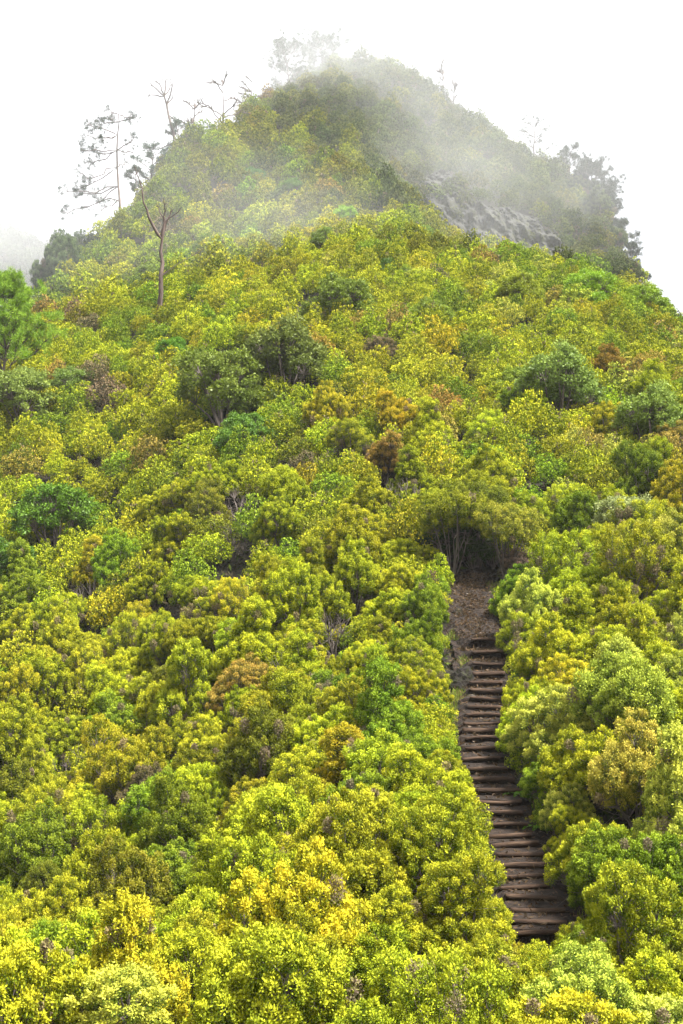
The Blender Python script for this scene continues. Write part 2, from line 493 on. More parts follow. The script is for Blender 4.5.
def broad_shape(seed, H=2.6, Rr=1.6, clumps=190, leaves=75, ll=0.11, lw=0.062, want_stems=True):
    """a rounder bush of flat leaves in clumps, for the darker broadleaf bushes"""
    g = np.random.default_rng(seed)
    nl = g.integers(11, 16)
    az = np.arange(nl) * 2.399 + g.uniform(0, 6)
    rr = Rr * np.sqrt((np.arange(nl) + 0.2) / nl) * g.uniform(0.55, 0.85, nl)
    lc = np.column_stack([rr * np.cos(az), rr * np.sin(az), H * (0.74 - 0.56 * (rr / Rr) ** 1.7) + g.normal(0, 0.08, nl) * H])
    lr = Rr * g.uniform(0.28, 0.45, nl)
    pts, nrm, lob = [], [], []
    while len(pts) < clumps:
        k = g.integers(nl)
        v = unit(g.normal(size=3) + np.array([lc[k, 0] * 0.4, lc[k, 1] * 0.4, 0.4]))
        if v[2] < -0.65: continue
        p = lc[k] + v * lr[k] * g.uniform(0.7, 1.05)
        dist = np.linalg.norm(p - lc, axis=1) / lr; dist[k] = 9
        if dist.min() < 0.55 or p[2] < 0.04 * H: continue
        pts.append(p); nrm.append(v); lob.append(k)
    pts, nrm, lob = np.array(pts), np.array(nrm), np.array(lob)
    n = len(pts)
    size = g.uniform(0.16, 0.3, n) * (H / 2.6)
    off = g.normal(size=(n, leaves, 3)); off = unit(off) * g.random((n, leaves, 1)) ** 0.5
    off[..., 2] *= 0.7
    p = pts[:, None] + off * size[:, None, None]
    la = unit(off * 0.35 + nrm[:, None] * 0.3 + g.normal(size=off.shape) * 0.55)
    fc = unit(unit(off) + 0.5 * nrm[:, None] + 0.4 * g.normal(size=off.shape))
    V, Q = leaf_quads(p.reshape(-1, 3), la.reshape(-1, 3), ll * g.uniform(0.7, 1.2, n * leaves), lw * g.uniform(0.7, 1.2, n * leaves), g, fc.reshape(-1, 3))
    A = np.empty((n, leaves, 4))
    A[..., 0] = np.clip(0.5 + off[..., 2] * 0.5 + g.normal(0, 0.2, (n, leaves)), 0, 1)
    A[..., 1] = np.clip(g.normal(0.5, 0.2, (n, 1)) + g.normal(0, 0.08, (n, leaves)), 0, 1)
    A[..., 2] = 0; A[..., 3] = 1
    A = np.repeat(A.reshape(-1, 4), 4, 0)
    sk = None
    if want_stems:
        sk = Skel()
        root = sk.node((0, 0, -0.4), -1, 0.1)
        for k in range(nl):
            b = np.array([lc[k, 0] * 0.12, lc[k, 1] * 0.12, 0.05]); e = lc[k] - np.array([0, 0, lr[k] * 0.4])
            e0 = sk.path([b, b + (e - b) * 0.5 + g.normal(0, 0.08, 3), e], root, 0.055, 0.025)
            for q in np.nonzero(lob == k)[0]:
                sk.path([pts[q]], e0, 0.012, 0.006)
    return V, Q, A, sk


def needle_tufts(pts, dirs, size, count, g, nl=0.3, nw=0.03):
    """bunches of needles round branch ends"""
    n = len(pts)
    d = unit(np.asarray(dirs)[:, None] * 0.8 + g.normal(size=(n, count, 3)) * 0.75)
    p = np.asarray(pts)[:, None] + g.normal(size=(n, count, 3)) * np.reshape(size, (-1, 1, 1)) * 0.35
    V, Q = leaf_quads(p.reshape(-1, 3), d.reshape(-1, 3), nl * g.uniform(0.7, 1.2, n * count), nw * np.ones(n * count), g)
    A = np.empty((n, count, 4)); A[..., 0] = g.random((n, count)); A[..., 1] = np.clip(g.normal(0.5, 0.2, (n, 1)), 0, 1); A[..., 2] = 0; A[..., 3] = 1
    return V, Q, np.repeat(A.reshape(-1, 4), 4, 0)


# ------------------------------------------------------------------ where the trail can be seen (pixel spans of the photograph)
SPAN_Y = np.array([588, 600, 620, 650, 700, 750, 800, 850, 900, 938.0])
SPAN_L = np.array([452, 446, 444, 442, 444, 455, 480, 488, 500, 512.0])
SPAN_R = np.array([494, 495, 482, 500, 500, 506, 513, 528, 556, 568.0])
SPAN_D = np.interp(SPAN_Y, np.array([588, 600, 650, 664, 704, 750, 790, 836, 890, 932]), np.array([60, 59, 55, 53, 47.7, 43.2, 40.3, 37, 34, 32.0]))


def hides_trail(x, d, z, r, h, slack=6.0):
    """does a crown of radius r and height h, standing at (x, d, z), cover the trail?"""
    ys = np.linspace(590, 936, 40)
    L = np.interp(ys, SPAN_Y, SPAN_L) + slack; Rr = np.interp(ys, SPAN_Y, SPAN_R) - slack; dd = np.interp(ys, SPAN_Y, SPAN_D)
    px, yt = pix(np.array([x, d, z + h])); _, yb = pix(np.array([x, d, z + 0.15 * h]))
    w = r * F / d
    m = (ys > yt) & (ys < yb) & (dd > d - 0.6)
    if not m.any(): return False
    k = (ys - yt) / max(yb - yt, 1)
    ww = w * np.sqrt(np.clip(1 - (1 - np.clip(k / 0.55, 0, 1)) ** 2, 0.02, 1))
    return bool((m & (px + ww > L) & (px - ww < Rr)).any())


CLIFF = [(424, 180), (440, 172), (462, 186), (478, 205), (512, 212), (540, 222), (562, 240), (574, 272), (540, 276), (500, 268), (465, 252), (436, 230), (422, 205)]


def inside(poly, x, y):
    c = False; n = len(poly)
    for i in range(n):
        (x1, y1), (x2, y2) = poly[i], poly[(i + 1) % n]
        if (y1 > y) != (y2 > y) and x < (x2 - x1) * (y - y1) / (y2 - y1) + x1: c = not c
    return c


# ------------------------------------------------------------------ where things stand
Emax = np.maximum.accumulate(Z / np.maximum(gy, 1), axis=0)


def hit(px, y, d0=14.0, d1=520.0):
    """the first point of the ground on the sight line through a pixel"""
    d = np.arange(d0, d1, 0.25)
    u, v = (px - 341.5) / F, (512.0 - y) / F
    ry, rz = CP - v * SP, SP + v * CP
    x, z = d * u / ry, d * rz / ry
    k = np.nonzero(ground(x, d) >= z)[0]
    i = k[0] if len(k) else len(d) - 1
    return np.array([x[i], d[i], ground(x[i], d[i])])


TONES = {
    'lime green':     (0.345, 0.358, 0.016),
    'golden yellow':  (0.410, 0.385, 0.018),
    'fresh green':    (0.205, 0.270, 0.016),
    'olive':          (0.200, 0.205, 0.016),
    'pale yellow':    (0.400, 0.400, 0.050),
    'rust tinged':    (0.310, 0.225, 0.040),
    'dull grey green': (0.120, 0.140, 0.036),
    'pinkish brown':  (0.185, 0.145, 0.070),
}
NAMES = list(TONES)


def heath_tone(px, y, g):
    """which foliage a heath shrub has: greener low on the valley side, golden by the trail, rusty patches near the crest"""
    n1 = vnoise(np.array([[px / 130.0, y / 110.0]]), 5)[0]; n2 = vnoise(np.array([[px / 70.0 + 9, y / 60.0]]), 8)[0]
    w = dict.fromkeys(NAMES, 0.0)
    w['lime green'] = 2.4; w['golden yellow'] = 0.2 + 1.7 * n1; w['fresh green'] = 0.2 + 0.9 * (1 - n1) * (1.3 if px < 250 else 0.6)
    w['olive'] = 0.2 + 0.7 * (n2 < 0.35); w['pale yellow'] = 0.1 + 1.1 * (px > 480) * (n2 > 0.4) + 0.3 * (px > 330)
    w['rust tinged'] = 0.08 + 0.6 * (300 < y < 480) * (n2 > 0.55) + 0.35 * (px > 480 and y > 930)
    w['fresh green'] += 0.9 * (px > 400 and y < 350) + 0.5 * (n1 < 0.35)
    if y < 270: w['olive'] += 0.8; w['fresh green'] += 0.7; w['pale yellow'] = 0; w['golden yellow'] *= 0.6
    if y < 275 and px + 90 * (vnoise(np.array([[px / 22.0, y / 16.0]]), 63)[0] - 0.5) > np.interp(y, [90, 100, 150, 190, 230, 262], [230, 275, 335, 380, 440, 560]):
        w = dict.fromkeys(NAMES, 0.03); w['dull grey green'] = 2.0; w['olive'] = 0.5
    elif y < 215: w['olive'] += 2.0; w['lime green'] = 0.9; w['rust tinged'] += 0.4; w['dull grey green'] = 1.3 if y < 150 else 0.5; w['golden yellow'] *= 0.4
    else: w['pinkish brown'] = (0.12 + 0.16 * (n2 > 0.62)) * (y < 850)
    w = {k: q ** 1.5 for k, q in w.items()}
    p = np.array([w[k] for k in NAMES]); p /= p.sum()
    return NAMES[g.choice(len(NAMES), p=p)]


def vary(c, g, s=0.12):
    return tuple(np.clip(np.array(c) * (1 + g.normal(0, s)) * (1 + g.normal(0, s * 0.4, 3)), 0.002, 0.6))


taken = []          # (x, d, radius) of what stands already
gridh = {}


def reserve(x, d, r):
    taken.append((x, d, r)); gridh.setdefault((int(x // 3), int(d // 3)), []).append((x, d, r))


def free(x, d, r, k=1.0):
    cx, cd = int(x // 3), int(d // 3)
    for i in (-1, 0, 1):
        for j in (-1, 0, 1):
            for (a, b, q) in gridh.get((cx + i, cd + j), ()):
                if (a - x) ** 2 + (b - d) ** 2 < ((r + q) * k) ** 2: return False
    return True


def plant(name, cat, label, group, shape, loc, scale, rz, colour, leafmat, leafname='foliage', stemname='stem', stemmat=None, squash=1.0):
    """a bush: an Empty at its base with a foliage mesh and a branching stem"""
    t = empty(name, loc, label, cat, group)
    t.rotation_euler = (0, 0, rz)
    t.scale = (scale, scale, scale * squash)
    fo = link(leafname, shape[0], t); fo.color = (*colour, 1)
    if shape[1] is not None:
        link(stemname, shape[1], t)
    return t


def shape_pair(nm, S, lm, sm):
    V, Q, A, sk = S
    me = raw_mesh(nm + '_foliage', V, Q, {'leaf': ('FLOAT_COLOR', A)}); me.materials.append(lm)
    st = None
    if sk is not None:
        st = sk.mesh(nm + '_stem', 4); st.materials.append(sm)
    return me, st


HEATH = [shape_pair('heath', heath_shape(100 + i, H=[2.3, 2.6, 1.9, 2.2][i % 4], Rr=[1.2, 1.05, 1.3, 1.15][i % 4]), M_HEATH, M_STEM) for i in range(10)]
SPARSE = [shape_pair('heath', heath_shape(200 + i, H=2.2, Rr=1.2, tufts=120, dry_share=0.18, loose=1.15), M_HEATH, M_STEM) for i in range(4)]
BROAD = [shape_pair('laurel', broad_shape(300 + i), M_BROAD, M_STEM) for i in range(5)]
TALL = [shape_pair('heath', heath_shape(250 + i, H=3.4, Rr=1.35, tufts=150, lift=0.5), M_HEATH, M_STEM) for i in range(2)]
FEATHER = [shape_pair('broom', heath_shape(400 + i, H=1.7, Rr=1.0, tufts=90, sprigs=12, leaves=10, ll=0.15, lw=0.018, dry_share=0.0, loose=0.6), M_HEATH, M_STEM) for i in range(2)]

# darker bushes one can tell apart: pixel of the crown's foot, crown width in pixels, colour, kind, label
DARK = (0.13, 0.165, 0.022); MIDG = (0.19, 0.26, 0.024); BLUEG = (0.17, 0.23, 0.04); BRIGHT = (0.21, 0.34, 0.02); GREY = (0.25, 0.28, 0.09)
BUSHES = [
    (222, 432, 88, DARK, 'large dark green laurel bush at the middle of the golden slope'),
    (286, 404, 84, (0.125, 0.15, 0.026), 'broad dark laurel bush uphill behind the large dark one'),
    (246, 464, 54, (0.1, 0.19, 0.022), 'bright green laurel bush at the foot of the large dark bush'),
    (345, 335, 62, (0.15, 0.2, 0.022), 'rounded mid green laurel bush just below the hill shoulder'),
    (383, 288, 30, (0.07, 0.13, 0.016), 'small dark round bush on the hill shoulder crest'),
    (408, 290, 24, MIDG, 'small pointed green bush next to the dark one on the shoulder crest'),
    (172, 370, 34, (0.11, 0.23, 0.014), 'small round vivid green bush below the dead tree'),
    (22, 432, 66, BLUEG, 'bluish green laurel bush below the pine on the slope edge'),
    (72, 405, 40, BLUEG, 'bluish green bush between the pine and the golden heath'),
    (55, 560, 80, (0.1, 0.19, 0.016), 'wide deep green laurel bush low on the valley side of the slope'),
    (10, 600, 60, (0.08, 0.15, 0.018), 'dark green laurel bush cut by the picture edge on the valley side'),
    (560, 432, 86, BLUEG, 'wide bluish green laurel bush beyond the top of the trail'),
    (655, 462, 76, (0.17, 0.23, 0.035), 'large soft green laurel bush on the far shoulder edge'),
    (520, 410, 46, MIDG, 'mid green bush beside the wide bluish bush'),
    (630, 560, 66, GREY, 'grey green bush uphill beyond the log steps'),
    (430, 340, 44, MIDG, 'mid green laurel bush between rusty heaths near the crest'),
    (590, 316, 50, BRIGHT, 'fresh green bush on the crest under the rock face'),
    (640, 330, 50, (0.18, 0.26, 0.018), 'fresh green bush on the crest where the shoulder drops away'),
    (520, 320, 46, (0.22, 0.26, 0.018), 'yellowish green broadleaf bush on the crest below the rock face'),
    (252, 192, 26, (0.07, 0.15, 0.02), 'small dark green round bush halfway up the misty slope'),
    (296, 204, 26, (0.09, 0.17, 0.02), 'small green round bush right beside the dark one on the misty slope'),
    (345, 232, 26, BRIGHT, 'little bright green bush in the hollow of the misty slope'),
    (326, 262, 34, BLUEG, 'greyish green bush in the hollow behind the shoulder crest'),
    (210, 268, 34, BLUEG, 'blue green bush low on the misty slope'),
    (150, 292, 30, BLUEG, 'blue green bush at the foot of the misty slope beside the dead tree'),
    (500, 262, 16, (0.05, 0.075, 0.025), 'small dark bush at the foot of the rock face'),
    (150, 200, 30, BLUEG, 'blue green bush on the ridge line below the leaning dead pine'),
    (470, 560, 44, (0.028, 0.05, 0.012), 'very dark shade-painted laurel bush at the head of the trail'),  # canopy shade of the hollow is painted into its leaf colour
    (474, 573, 36, (0.04, 0.065, 0.012), 'small dark bush on the floor of the trail head hollow'),  # added over lit ground; dark leaf colour stands in for shade
    (493, 570, 30, (0.06, 0.09, 0.014), 'little dark bush on the ridge side of the trail head hollow floor'),  # added over pale ground; the hollow's shade is put into its colour
    (440, 556, 40, (0.035, 0.06, 0.012), 'dark laurel bush on the shaded side of the trail head'),  # leaf colour darkened to carry the hollow's shade
]
g = np.random.default_rng(5)
for (px, y, w, c, lab) in BUSHES:
    p = hit(px, y)
    s = w * p[1] / F / 2.7
    if p[1] < 60 and hides_trail(p[0], p[1], p[2], 1.4 * s, 2.5 * s): 
        print('BUSH HIDES', lab)
    reserve(p[0], p[1], 0.55 * s)
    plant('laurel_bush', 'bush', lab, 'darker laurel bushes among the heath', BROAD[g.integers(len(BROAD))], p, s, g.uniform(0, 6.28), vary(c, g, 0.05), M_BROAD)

for (px, y) in ((160, 326), (160, 332), (158, 340)):
    p = hit(px, y); reserve(p[0], p[1] , 0.7)          # room for the dead tree

# heath shrubs with a look of their own
SPECIAL = [
    (82, 872, 62, (0.16, 0.12, 0.095), SPARSE, 'dry greyish pink heath shrub low on the valley side'),
    (520, 590, 40, (0.18, 0.12, 0.085), SPARSE, 'dry pinkish heath shrub leaning beside the dark trail head'),
    (385, 372, 40, (0.2, 0.15, 0.07), SPARSE, 'dry straw coloured heath shrub among rusty ones near the crest'),
    (608, 395, 50, (0.24, 0.15, 0.02), HEATH, 'rusty brown heath shrub beside the wide bluish laurel'),
    (340, 690, 30, (0.15, 0.115, 0.08), SPARSE, 'small half dead greyish heath shrub at the middle of the lower slope'),
    (540, 700, 62, (0.06, 0.12, 0.012), FEATHER, 'feathery dark green broom shrub overhanging the upper log steps'),
    (184, 590, 20, (0.07, 0.14, 0.012), FEATHER, 'small feathery vivid green shrub in a gap of the heath'),
    (452, 583, 66, (0.24, 0.25, 0.014), TALL, 'tall lime green heath arching over the valley side of the trail head'),
    (478, 572, 62, (0.17, 0.19, 0.014), TALL, 'tall olive green heath closing the dark hollow at the trail head'),
    (508, 590, 60, (0.32, 0.31, 0.03), TALL, 'tall pale heath with bare stems on the ridge side of the trail head'),
    (470, 895, 46, (0.3, 0.31, 0.13), SPARSE, 'pale silvery green heath shrub beside the lower log steps'),
]
for (px, y, w, c, fam, lab) in SPECIAL:
    p = hit(px, y); s = w * p[1] / F / 2.5
    reserve(p[0], p[1], 0.9 * s)
    nm = 'broom_shrub' if fam is FEATHER else 'heath_shrub'
    plant(nm, 'shrub', lab, 'single shrubs that stand out', fam[g.integers(len(fam))], p, s, g.uniform(0, 6.28), c, M_HEATH)

# the heath itself: scatter over every slope the camera can see
g = np.random.default_rng(21)
cand = []
UMAX = 0.335
tries = 0
for band, (d0, d1, nt_, smin, smax, small) in enumerate([(23.5, 62, 13000, 0.78, 1.2, False), (24, 60, 12000, 0.3, 0.6, True), (23.5, 62, 19000, 0.5, 0.75, False), (62, 118, 16000, 0.75, 1.15, False), (118, 235, 26000, 0.8, 1.3, False), (250, 440, 5000, 1.8, 3.2, False)]):
    dd = np.sqrt(g.uniform(d0 ** 2, d1 ** 2, nt_)); um = 0.44 if d1 < 70 else UMAX; uu = g.uniform(-um, um, nt_)
    if small:
        dd = g.uniform(d0, d1, nt_); uu = (trail_x(dd) + g.normal(0, 1.6, nt_)) / dd
    xx = dd * uu; zz = ground(xx, dd)
    i = np.clip(np.searchsorted(D, dd) - 1, 0, len(D) - 1); j = np.clip(((uu - UG[0]) / (UG[1] - UG[0])).astype(int), 0, len(UG) - 1)
    for q in range(nt_):
        x, d, z = xx[q], dd[q], zz[q]
        s = g.uniform(smin, smax) * (1.0 if d > 30 or small else 1.05)
        if (z + 2.2 * s) / d < Emax[max(i[q] - 1, 0), j[q]] + 0.002: continue
        r = 0.78 * s if not small else 0.6 * s
        if not small and d < 110 and vnoise(np.array([[x / 2.6, d / 4.2]]), 55)[0] > 0.80: continue
        if not free(x, d, r): continue
        if d < 62:
            if 30.9 < d < 60 and abs(x - trail_x(d)) < 0.75 + 0.75 * s: continue
            if hides_trail(x, d, z, 1.15 * s, 2.5 * s): continue
        px, y = pix(np.array([x, d, z + 1.1 * s]))
        if d > 140 and inside(CLIFF, px, y + 4) and vnoise(np.array([[px / 26.0, y / 20.0]]), 77)[0] < 0.43: continue
        reserve(x, d, r)
        cand.append((x, d, z, s, px, y))
print('shrubs', len(cand))
order = []
for k, (x, d, z, s, px, y) in enumerate(cand):
    if -1.3 * s * F / d < px < 683 + 1.3 * s * F / d and y - 1.3 * s * F / d < 1024: order.append((s / d, k))
order.sort(reverse=True)
single = {k for _, k in order[:300]}
STEPS_N = len(LOG_Y)
LAND = [(l[0], l[1] - l[2] * 0.35, n) for l, n in [
    (BUSHES[0], 'the large dark laurel'), (BUSHES[2], 'the bright green laurel'), (BUSHES[9], 'the deep green valley laurel'), (BUSHES[11], 'the wide bluish laurel'),
    (BUSHES[14], 'the grey green bush'), (SPECIAL[0], 'the dry greyish pink shrub'), (SPECIAL[1], 'the dry trail head shrub'), (SPECIAL[4], 'the half dead shrub'),
    (SPECIAL[5], 'the feathery broom'), (SPECIAL[7], 'the silvery shrub')]]
LAND += [(np.interp(LOG_Y[-1], SPAN_Y, SPAN_L) + 25, LOG_Y[-1], 'the lowest log step'), (480, LOG_Y[15], 'the middle log steps'), (485, LOG_Y[0], 'the topmost log step')]
ORD = ['nearest', 'second nearest', 'third nearest', 'fourth nearest', 'fifth nearest', 'sixth nearest', 'seventh nearest', 'eighth nearest', 'ninth nearest', 'tenth nearest', 'eleventh nearest', 'twelfth nearest', 'thirteenth nearest', 'fourteenth nearest', 'fifteenth nearest', 'sixteenth nearest', 'seventeenth nearest', 'eighteenth nearest', 'nineteenth nearest', 'twentieth nearest']
cells = {}
info = {}
for k in sorted(single):
    x, d, z, s, px, y = cand[k]
    if s < 0.45: tone = NAMES[g.choice(3)]
    else: tone = heath_tone(px, y, g)
    li = min(range(len(LAND)), key=lambda q: (LAND[q][0] - px) ** 2 + ((LAND[q][1] - y) * 1.0) ** 2)
    dx, dy = px - LAND[li][0], y - LAND[li][1]
    beyond = LAND[li][0] > 500
    if abs(dy) > abs(dx): side = 'above' if dy < 0 else 'below'
    else: side = 'valleyward of' if dx < 0 else 'ridgeward of'
    cells.setdefault((tone, side, li), []).append(((dx * dx + dy * dy), k))
    info[k] = tone
labels = {}
for (tone, side, li), L in cells.items():
    L.sort()
    for r_, (_, k) in enumerate(L):
        size = 'small ' if cand[k][3] < 0.6 else ''
        labels[k] = f"{size}{tone} heath shrub, {ORD[min(r_, 19)]} {side} {LAND[li][2]}" if len(L) > 1 else f"{size}{tone} heath shrub {side} {LAND[li][2]}"
for k in sorted(single):
    x, d, z, s, px, y = cand[k]
    fam = SPARSE if g.random() < 0.18 else HEATH
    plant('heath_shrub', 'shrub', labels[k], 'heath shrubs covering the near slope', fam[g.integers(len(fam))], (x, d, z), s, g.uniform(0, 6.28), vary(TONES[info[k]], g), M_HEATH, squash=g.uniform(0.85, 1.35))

# leafless skeletons standing in the gaps of the heath
gd = []
for q in range(6000):
    d = math.sqrt(g.uniform(26 ** 2, 74 ** 2)); x = d * g.uniform(-.235, .235); z = float(ground(x, d))
    if vnoise(np.array([[x / 2.6, d / 4.2]]), 55)[0] < 0.80 or not free(x, d, .35): continue
    if abs(x - trail_x(d)) < 1.6 and d < 62: continue
    if any((x - a_) ** 2 + (d - b_) ** 2 < 9 for a_, b_, _ in gd): continue
    px, y = pix(np.array([x, d, z + 1.2]))
    if 5 < px < 678 and y < 1000: gd.append((x, d, z))
    if len(gd) >= 26: break
seen_ = {}
for (x, d, z) in sorted(gd, key=lambda q: q[1]):
    px, y = pix(np.array([x, d, z + 1.2]))
    li = min(range(len(LAND)), key=lambda q: (LAND[q][0] - px) ** 2 + (LAND[q][1] - y) ** 2)
    dx, dy = px - LAND[li][0], y - LAND[li][1]
    side = ('above' if dy < 0 else 'below') if abs(dy) > abs(dx) else ('valleyward of' if dx < 0 else 'ridgeward of')
    seen_.setdefault((li, side), []).append((dx * dx + dy * dy, x, d, z))
for (li, side), L in seen_.items():
    L.sort()
    for r_, (_, x, d, z) in enumerate(L):
        o = link('dead_shrub', SPARSE[g.integers(len(SPARSE))][1])
        o.location = (x, d, z); s = g.uniform(.8, 1.15); o.scale = (s, s, s * g.uniform(.8, 1.1)); o.rotation_euler = (0, 0, g.uniform(0, 6.28))
        tag(o, f"leafless grey shrub in a dark gap, {ORD[r_] + ' ' if len(L) > 1 else ''}{side} {LAND[li][2]}", 'dead shrub', 'leafless shrubs in the gaps')

# the rest of the heath, one mass
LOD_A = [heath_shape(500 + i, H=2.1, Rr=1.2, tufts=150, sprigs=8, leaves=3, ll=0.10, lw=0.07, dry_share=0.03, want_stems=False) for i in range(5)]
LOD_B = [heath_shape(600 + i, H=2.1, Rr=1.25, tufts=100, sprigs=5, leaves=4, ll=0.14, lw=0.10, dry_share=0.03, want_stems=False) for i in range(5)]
VV, AA, TT = [], [], []
for k, (x, d, z, s, px, y) in enumerate(cand):
    if k in single: continue
    V, Q, A, _ = (LOD_A if d < 118 else LOD_B)[g.integers(5)]
    a = g.uniform(0, 6.28); c_, s_ = math.cos(a), math.sin(a)
    M = np.array([[c_, -s_, 0], [s_, c_, 0], [0, 0, g.uniform(0.85, 1.35)]]) * s
    VV.append(V @ M.T + np.array([x, d, z]))
    AA.append(A)
    if d > 240: c = vary((0.06, 0.08, 0.03), g)
    else: c = vary(TONES[heath_tone(px, y, g)], g, 0.13)
    if d > 112: c = tuple(np.array(c) * 0.9)
    T = np.empty((len(V), 4)); T[:, :3] = c; T[:, 3] = 1
    TT.append(T)
V = np.concatenate(VV); A = np.concatenate(AA); T = np.concatenate(TT)
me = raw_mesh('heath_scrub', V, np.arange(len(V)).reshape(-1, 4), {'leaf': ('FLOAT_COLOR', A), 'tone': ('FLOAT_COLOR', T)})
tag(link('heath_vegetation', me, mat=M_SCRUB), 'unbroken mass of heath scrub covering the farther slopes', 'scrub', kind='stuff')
print('mass quads', len(V) // 4)
del VV, AA, TT, V, A, T

# ------------------------------------------------------------------ the trail: soil and log steps
g = np.random.default_rng(3)
rows, zs = [], []
logd = [float(np.interp(0, [0, 1], [0, 1]))]


def d_of_row(y):
    d = np.arange(28, 60, 0.01)
    v = pix(np.column_stack([trail_x(d), d, trail_z(d)]))[1]
    return float(d[np.argmin(np.abs(v - y))])


LOGS = [d_of_row(y) for y in LOG_Y]          # far to near
LOGS = sorted(LOGS)
dl = [30.4]
lev = [float(trail_z(31.0))]
for d in LOGS:                                # a tread, then the rise behind each log
    z0 = lev[-1]; z1 = float(trail_z(d)) + 0.05
    dl += [d - 0.03, d + 0.02]; lev += [z0 + 0.05, z1]
dd = np.sort(np.concatenate([np.array(dl), np.arange(30.5, LOGS[-1], 0.12), np.arange(LOGS[-1] + 0.2, 61.6, 0.2)]))
zt = np.where(dd <= LOGS[-1] + 0.02, np.interp(dd, dl, lev), 0)
up = dd > LOGS[-1] + 0.02
zt[up] = np.interp(dd[up], [LOGS[-1], 55, 58, 61.6], [lev[-1], trail_z(55), trail_z(58), trail_z(61.6)])
wid = np.interp(dd, [27, 52, 55, 57.5, 60, 61.6], [0.8, 0.72, 0.88, 0.98, 0.7, 0.45]) * (1 + 0.25 * (vnoise(np.column_stack([dd * 0.9, dd * 0]), 91) - 0.5))
sx = np.array([-1.75, -1.35, -1.05, -0.85, -0.6, -0.4, -0.2, 0, 0.2, 0.4, 0.6, 0.85, 1.05, 1.35, 1.75])
X = trail_x(dd)[:, None] + sx[None] * wid[:, None]
Y = np.repeat(dd[:, None], len(sx), 1)
edge = np.clip((np.abs(sx) - 0.85) / 0.6, 0, 1) ** 1.3
zz = zt[:, None] + edge[None] * (ground(X, Y) + 0.12 - zt[:, None])
zz = zz + (fbm(np.column_stack([X.ravel(), Y.ravel()]) * 2.2, 31, 3).reshape(X.shape) - 0.5) * (0.12 + 0.35 * edge[None] + 0.35 * np.clip((Y - 54) / 2, 0, 1))
n, m = X.shape
V = np.column_stack([X.ravel(), Y.ravel(), zz.ravel()])
ii, jj = np.meshgrid(np.arange(n - 1), np.arange(m - 1), indexing='ij'); a = (ii * m + jj).ravel()
tag(link('trail_path', raw_mesh('trail_path', V, np.column_stack([a, a + 1, a + m + 1, a + m]), smooth=False), mat=M_SOIL), kind='structure')
WORDS = ['lowest', 'second', 'third', 'fourth', 'fifth', 'sixth', 'seventh', 'eighth', 'ninth', 'tenth', 'eleventh', 'twelfth', 'thirteenth', 'fourteenth', 'fifteenth', 'sixteenth', 'seventeenth', 'eighteenth', 'nineteenth', 'twentieth', 'twenty-first', 'twenty-second', 'twenty-third', 'twenty-fourth', 'twenty-fifth', 'twenty-sixth', 'twenty-seventh', 'twenty-eighth', 'twenty-ninth', 'topmost']
for i, d in enumerate(LOGS):
    x = float(trail_x(d)); z = float(trail_z(d))
    L = g.uniform(1.1, 1.32); r = g.uniform(0.05, 0.085)
    yaw = g.normal(0, 0.065); roll = g.normal(0, 0.03)
    seg, sd = 12, 12
    t = np.linspace(-0.5, 0.5, seg + 1)
    ang = np.arange(sd) * 2 * np.pi / sd
    by, bz = g.normal(0, 0.03), g.normal(0, 0.015)
    V = []
    for q in t:
        rr = r * (1 + 0.12 * (vnoise(np.array([[q * 9, i * 7.7]]), 2)[0] - 0.5) + 0.1 * q * g.choice([-1, 1]) * 0)
        for w in ang:
            k = 1 + 0.1 * (vnoise(np.array([[q * 6, w * 1.3, i * 3.1]]), 4)[0] - 0.5)
            V.append((q * L, by * (1 - 4 * q * q) + math.cos(w) * rr * k, bz * (1 - 4 * q * q) + math.sin(w) * rr * k))
    Q = []
    for q in range(seg):
        for w in range(sd):
            Q.append((q * sd + w, q * sd + (w + 1) % sd, (q + 1) * sd + (w + 1) % sd, (q + 1) * sd + w))
    me = bpy.data.meshes.new('log_step')
    me.from_pydata(V, [], Q + [tuple(range(sd))[::-1], tuple(range(seg * sd, seg * sd + sd))])
    for p in me.polygons: p.use_smooth = len(p.vertices) == 4
    o = link('log_step', me, mat=M_LOG)
    o.location = (x + g.normal(0, 0.06), d - 0.05, z + 0.01)
    o.rotation_euler = (g.uniform(0, 6), roll, yaw)
    lab = f"{WORDS[i]} weathered log step of the dirt trail" if i in (0, STEPS_N - 1) else f"weathered log step of the dirt trail, {WORDS[i]} from the bottom"
    tag(o, lab, 'log step', 'log steps of the trail')


def boulder(loc, size, seed, label):
    g_ = np.random.default_rng(seed)
    import bmesh
    bm = bmesh.new(); bmesh.ops.create_icosphere(bm, subdivisions=4, radius=1.0)
    P = np.array([v.co[:] for v in bm.verts])
    f = 0.45 + 0.75 * fbm(P * 1.4 + seed, seed, 4) + 0.9 * np.abs(fbm(P * 2.6 + seed, seed + 5, 4) - 0.5)
    for v, k in zip(bm.verts, f): v.co = v.co * k
    me = bpy.data.meshes.new('mossy_rock'); bm.to_mesh(me); bm.free()
    o = link('mossy_rock', me, mat=M_BOULDER)
    o.location = loc; o.scale = size; o.rotation_euler = (0, 0, g_.uniform(0, 6))
    tag(o, label, 'rock', 'rocks in the bank of the trail')


for (px, y, w, h, lab) in [(456, 697, 0.75, 0.85, 'dark mossy rock bank beside the upper log steps'), (458, 625, 0.8, 0.45, 'pale lichen spotted rock in the dirt below the trail head'), (540, 800, 0.7, 0.7, 'dark earthy rock under the bush beside the fern'), (556, 925, 0.5, 0.45, 'small dark rock at the foot of the log steps')]:
    p = hit(px, y); boulder((p[0], p[1] + 0.5, p[2] + 0.1), (w, 0.8, h), int(px), lab)

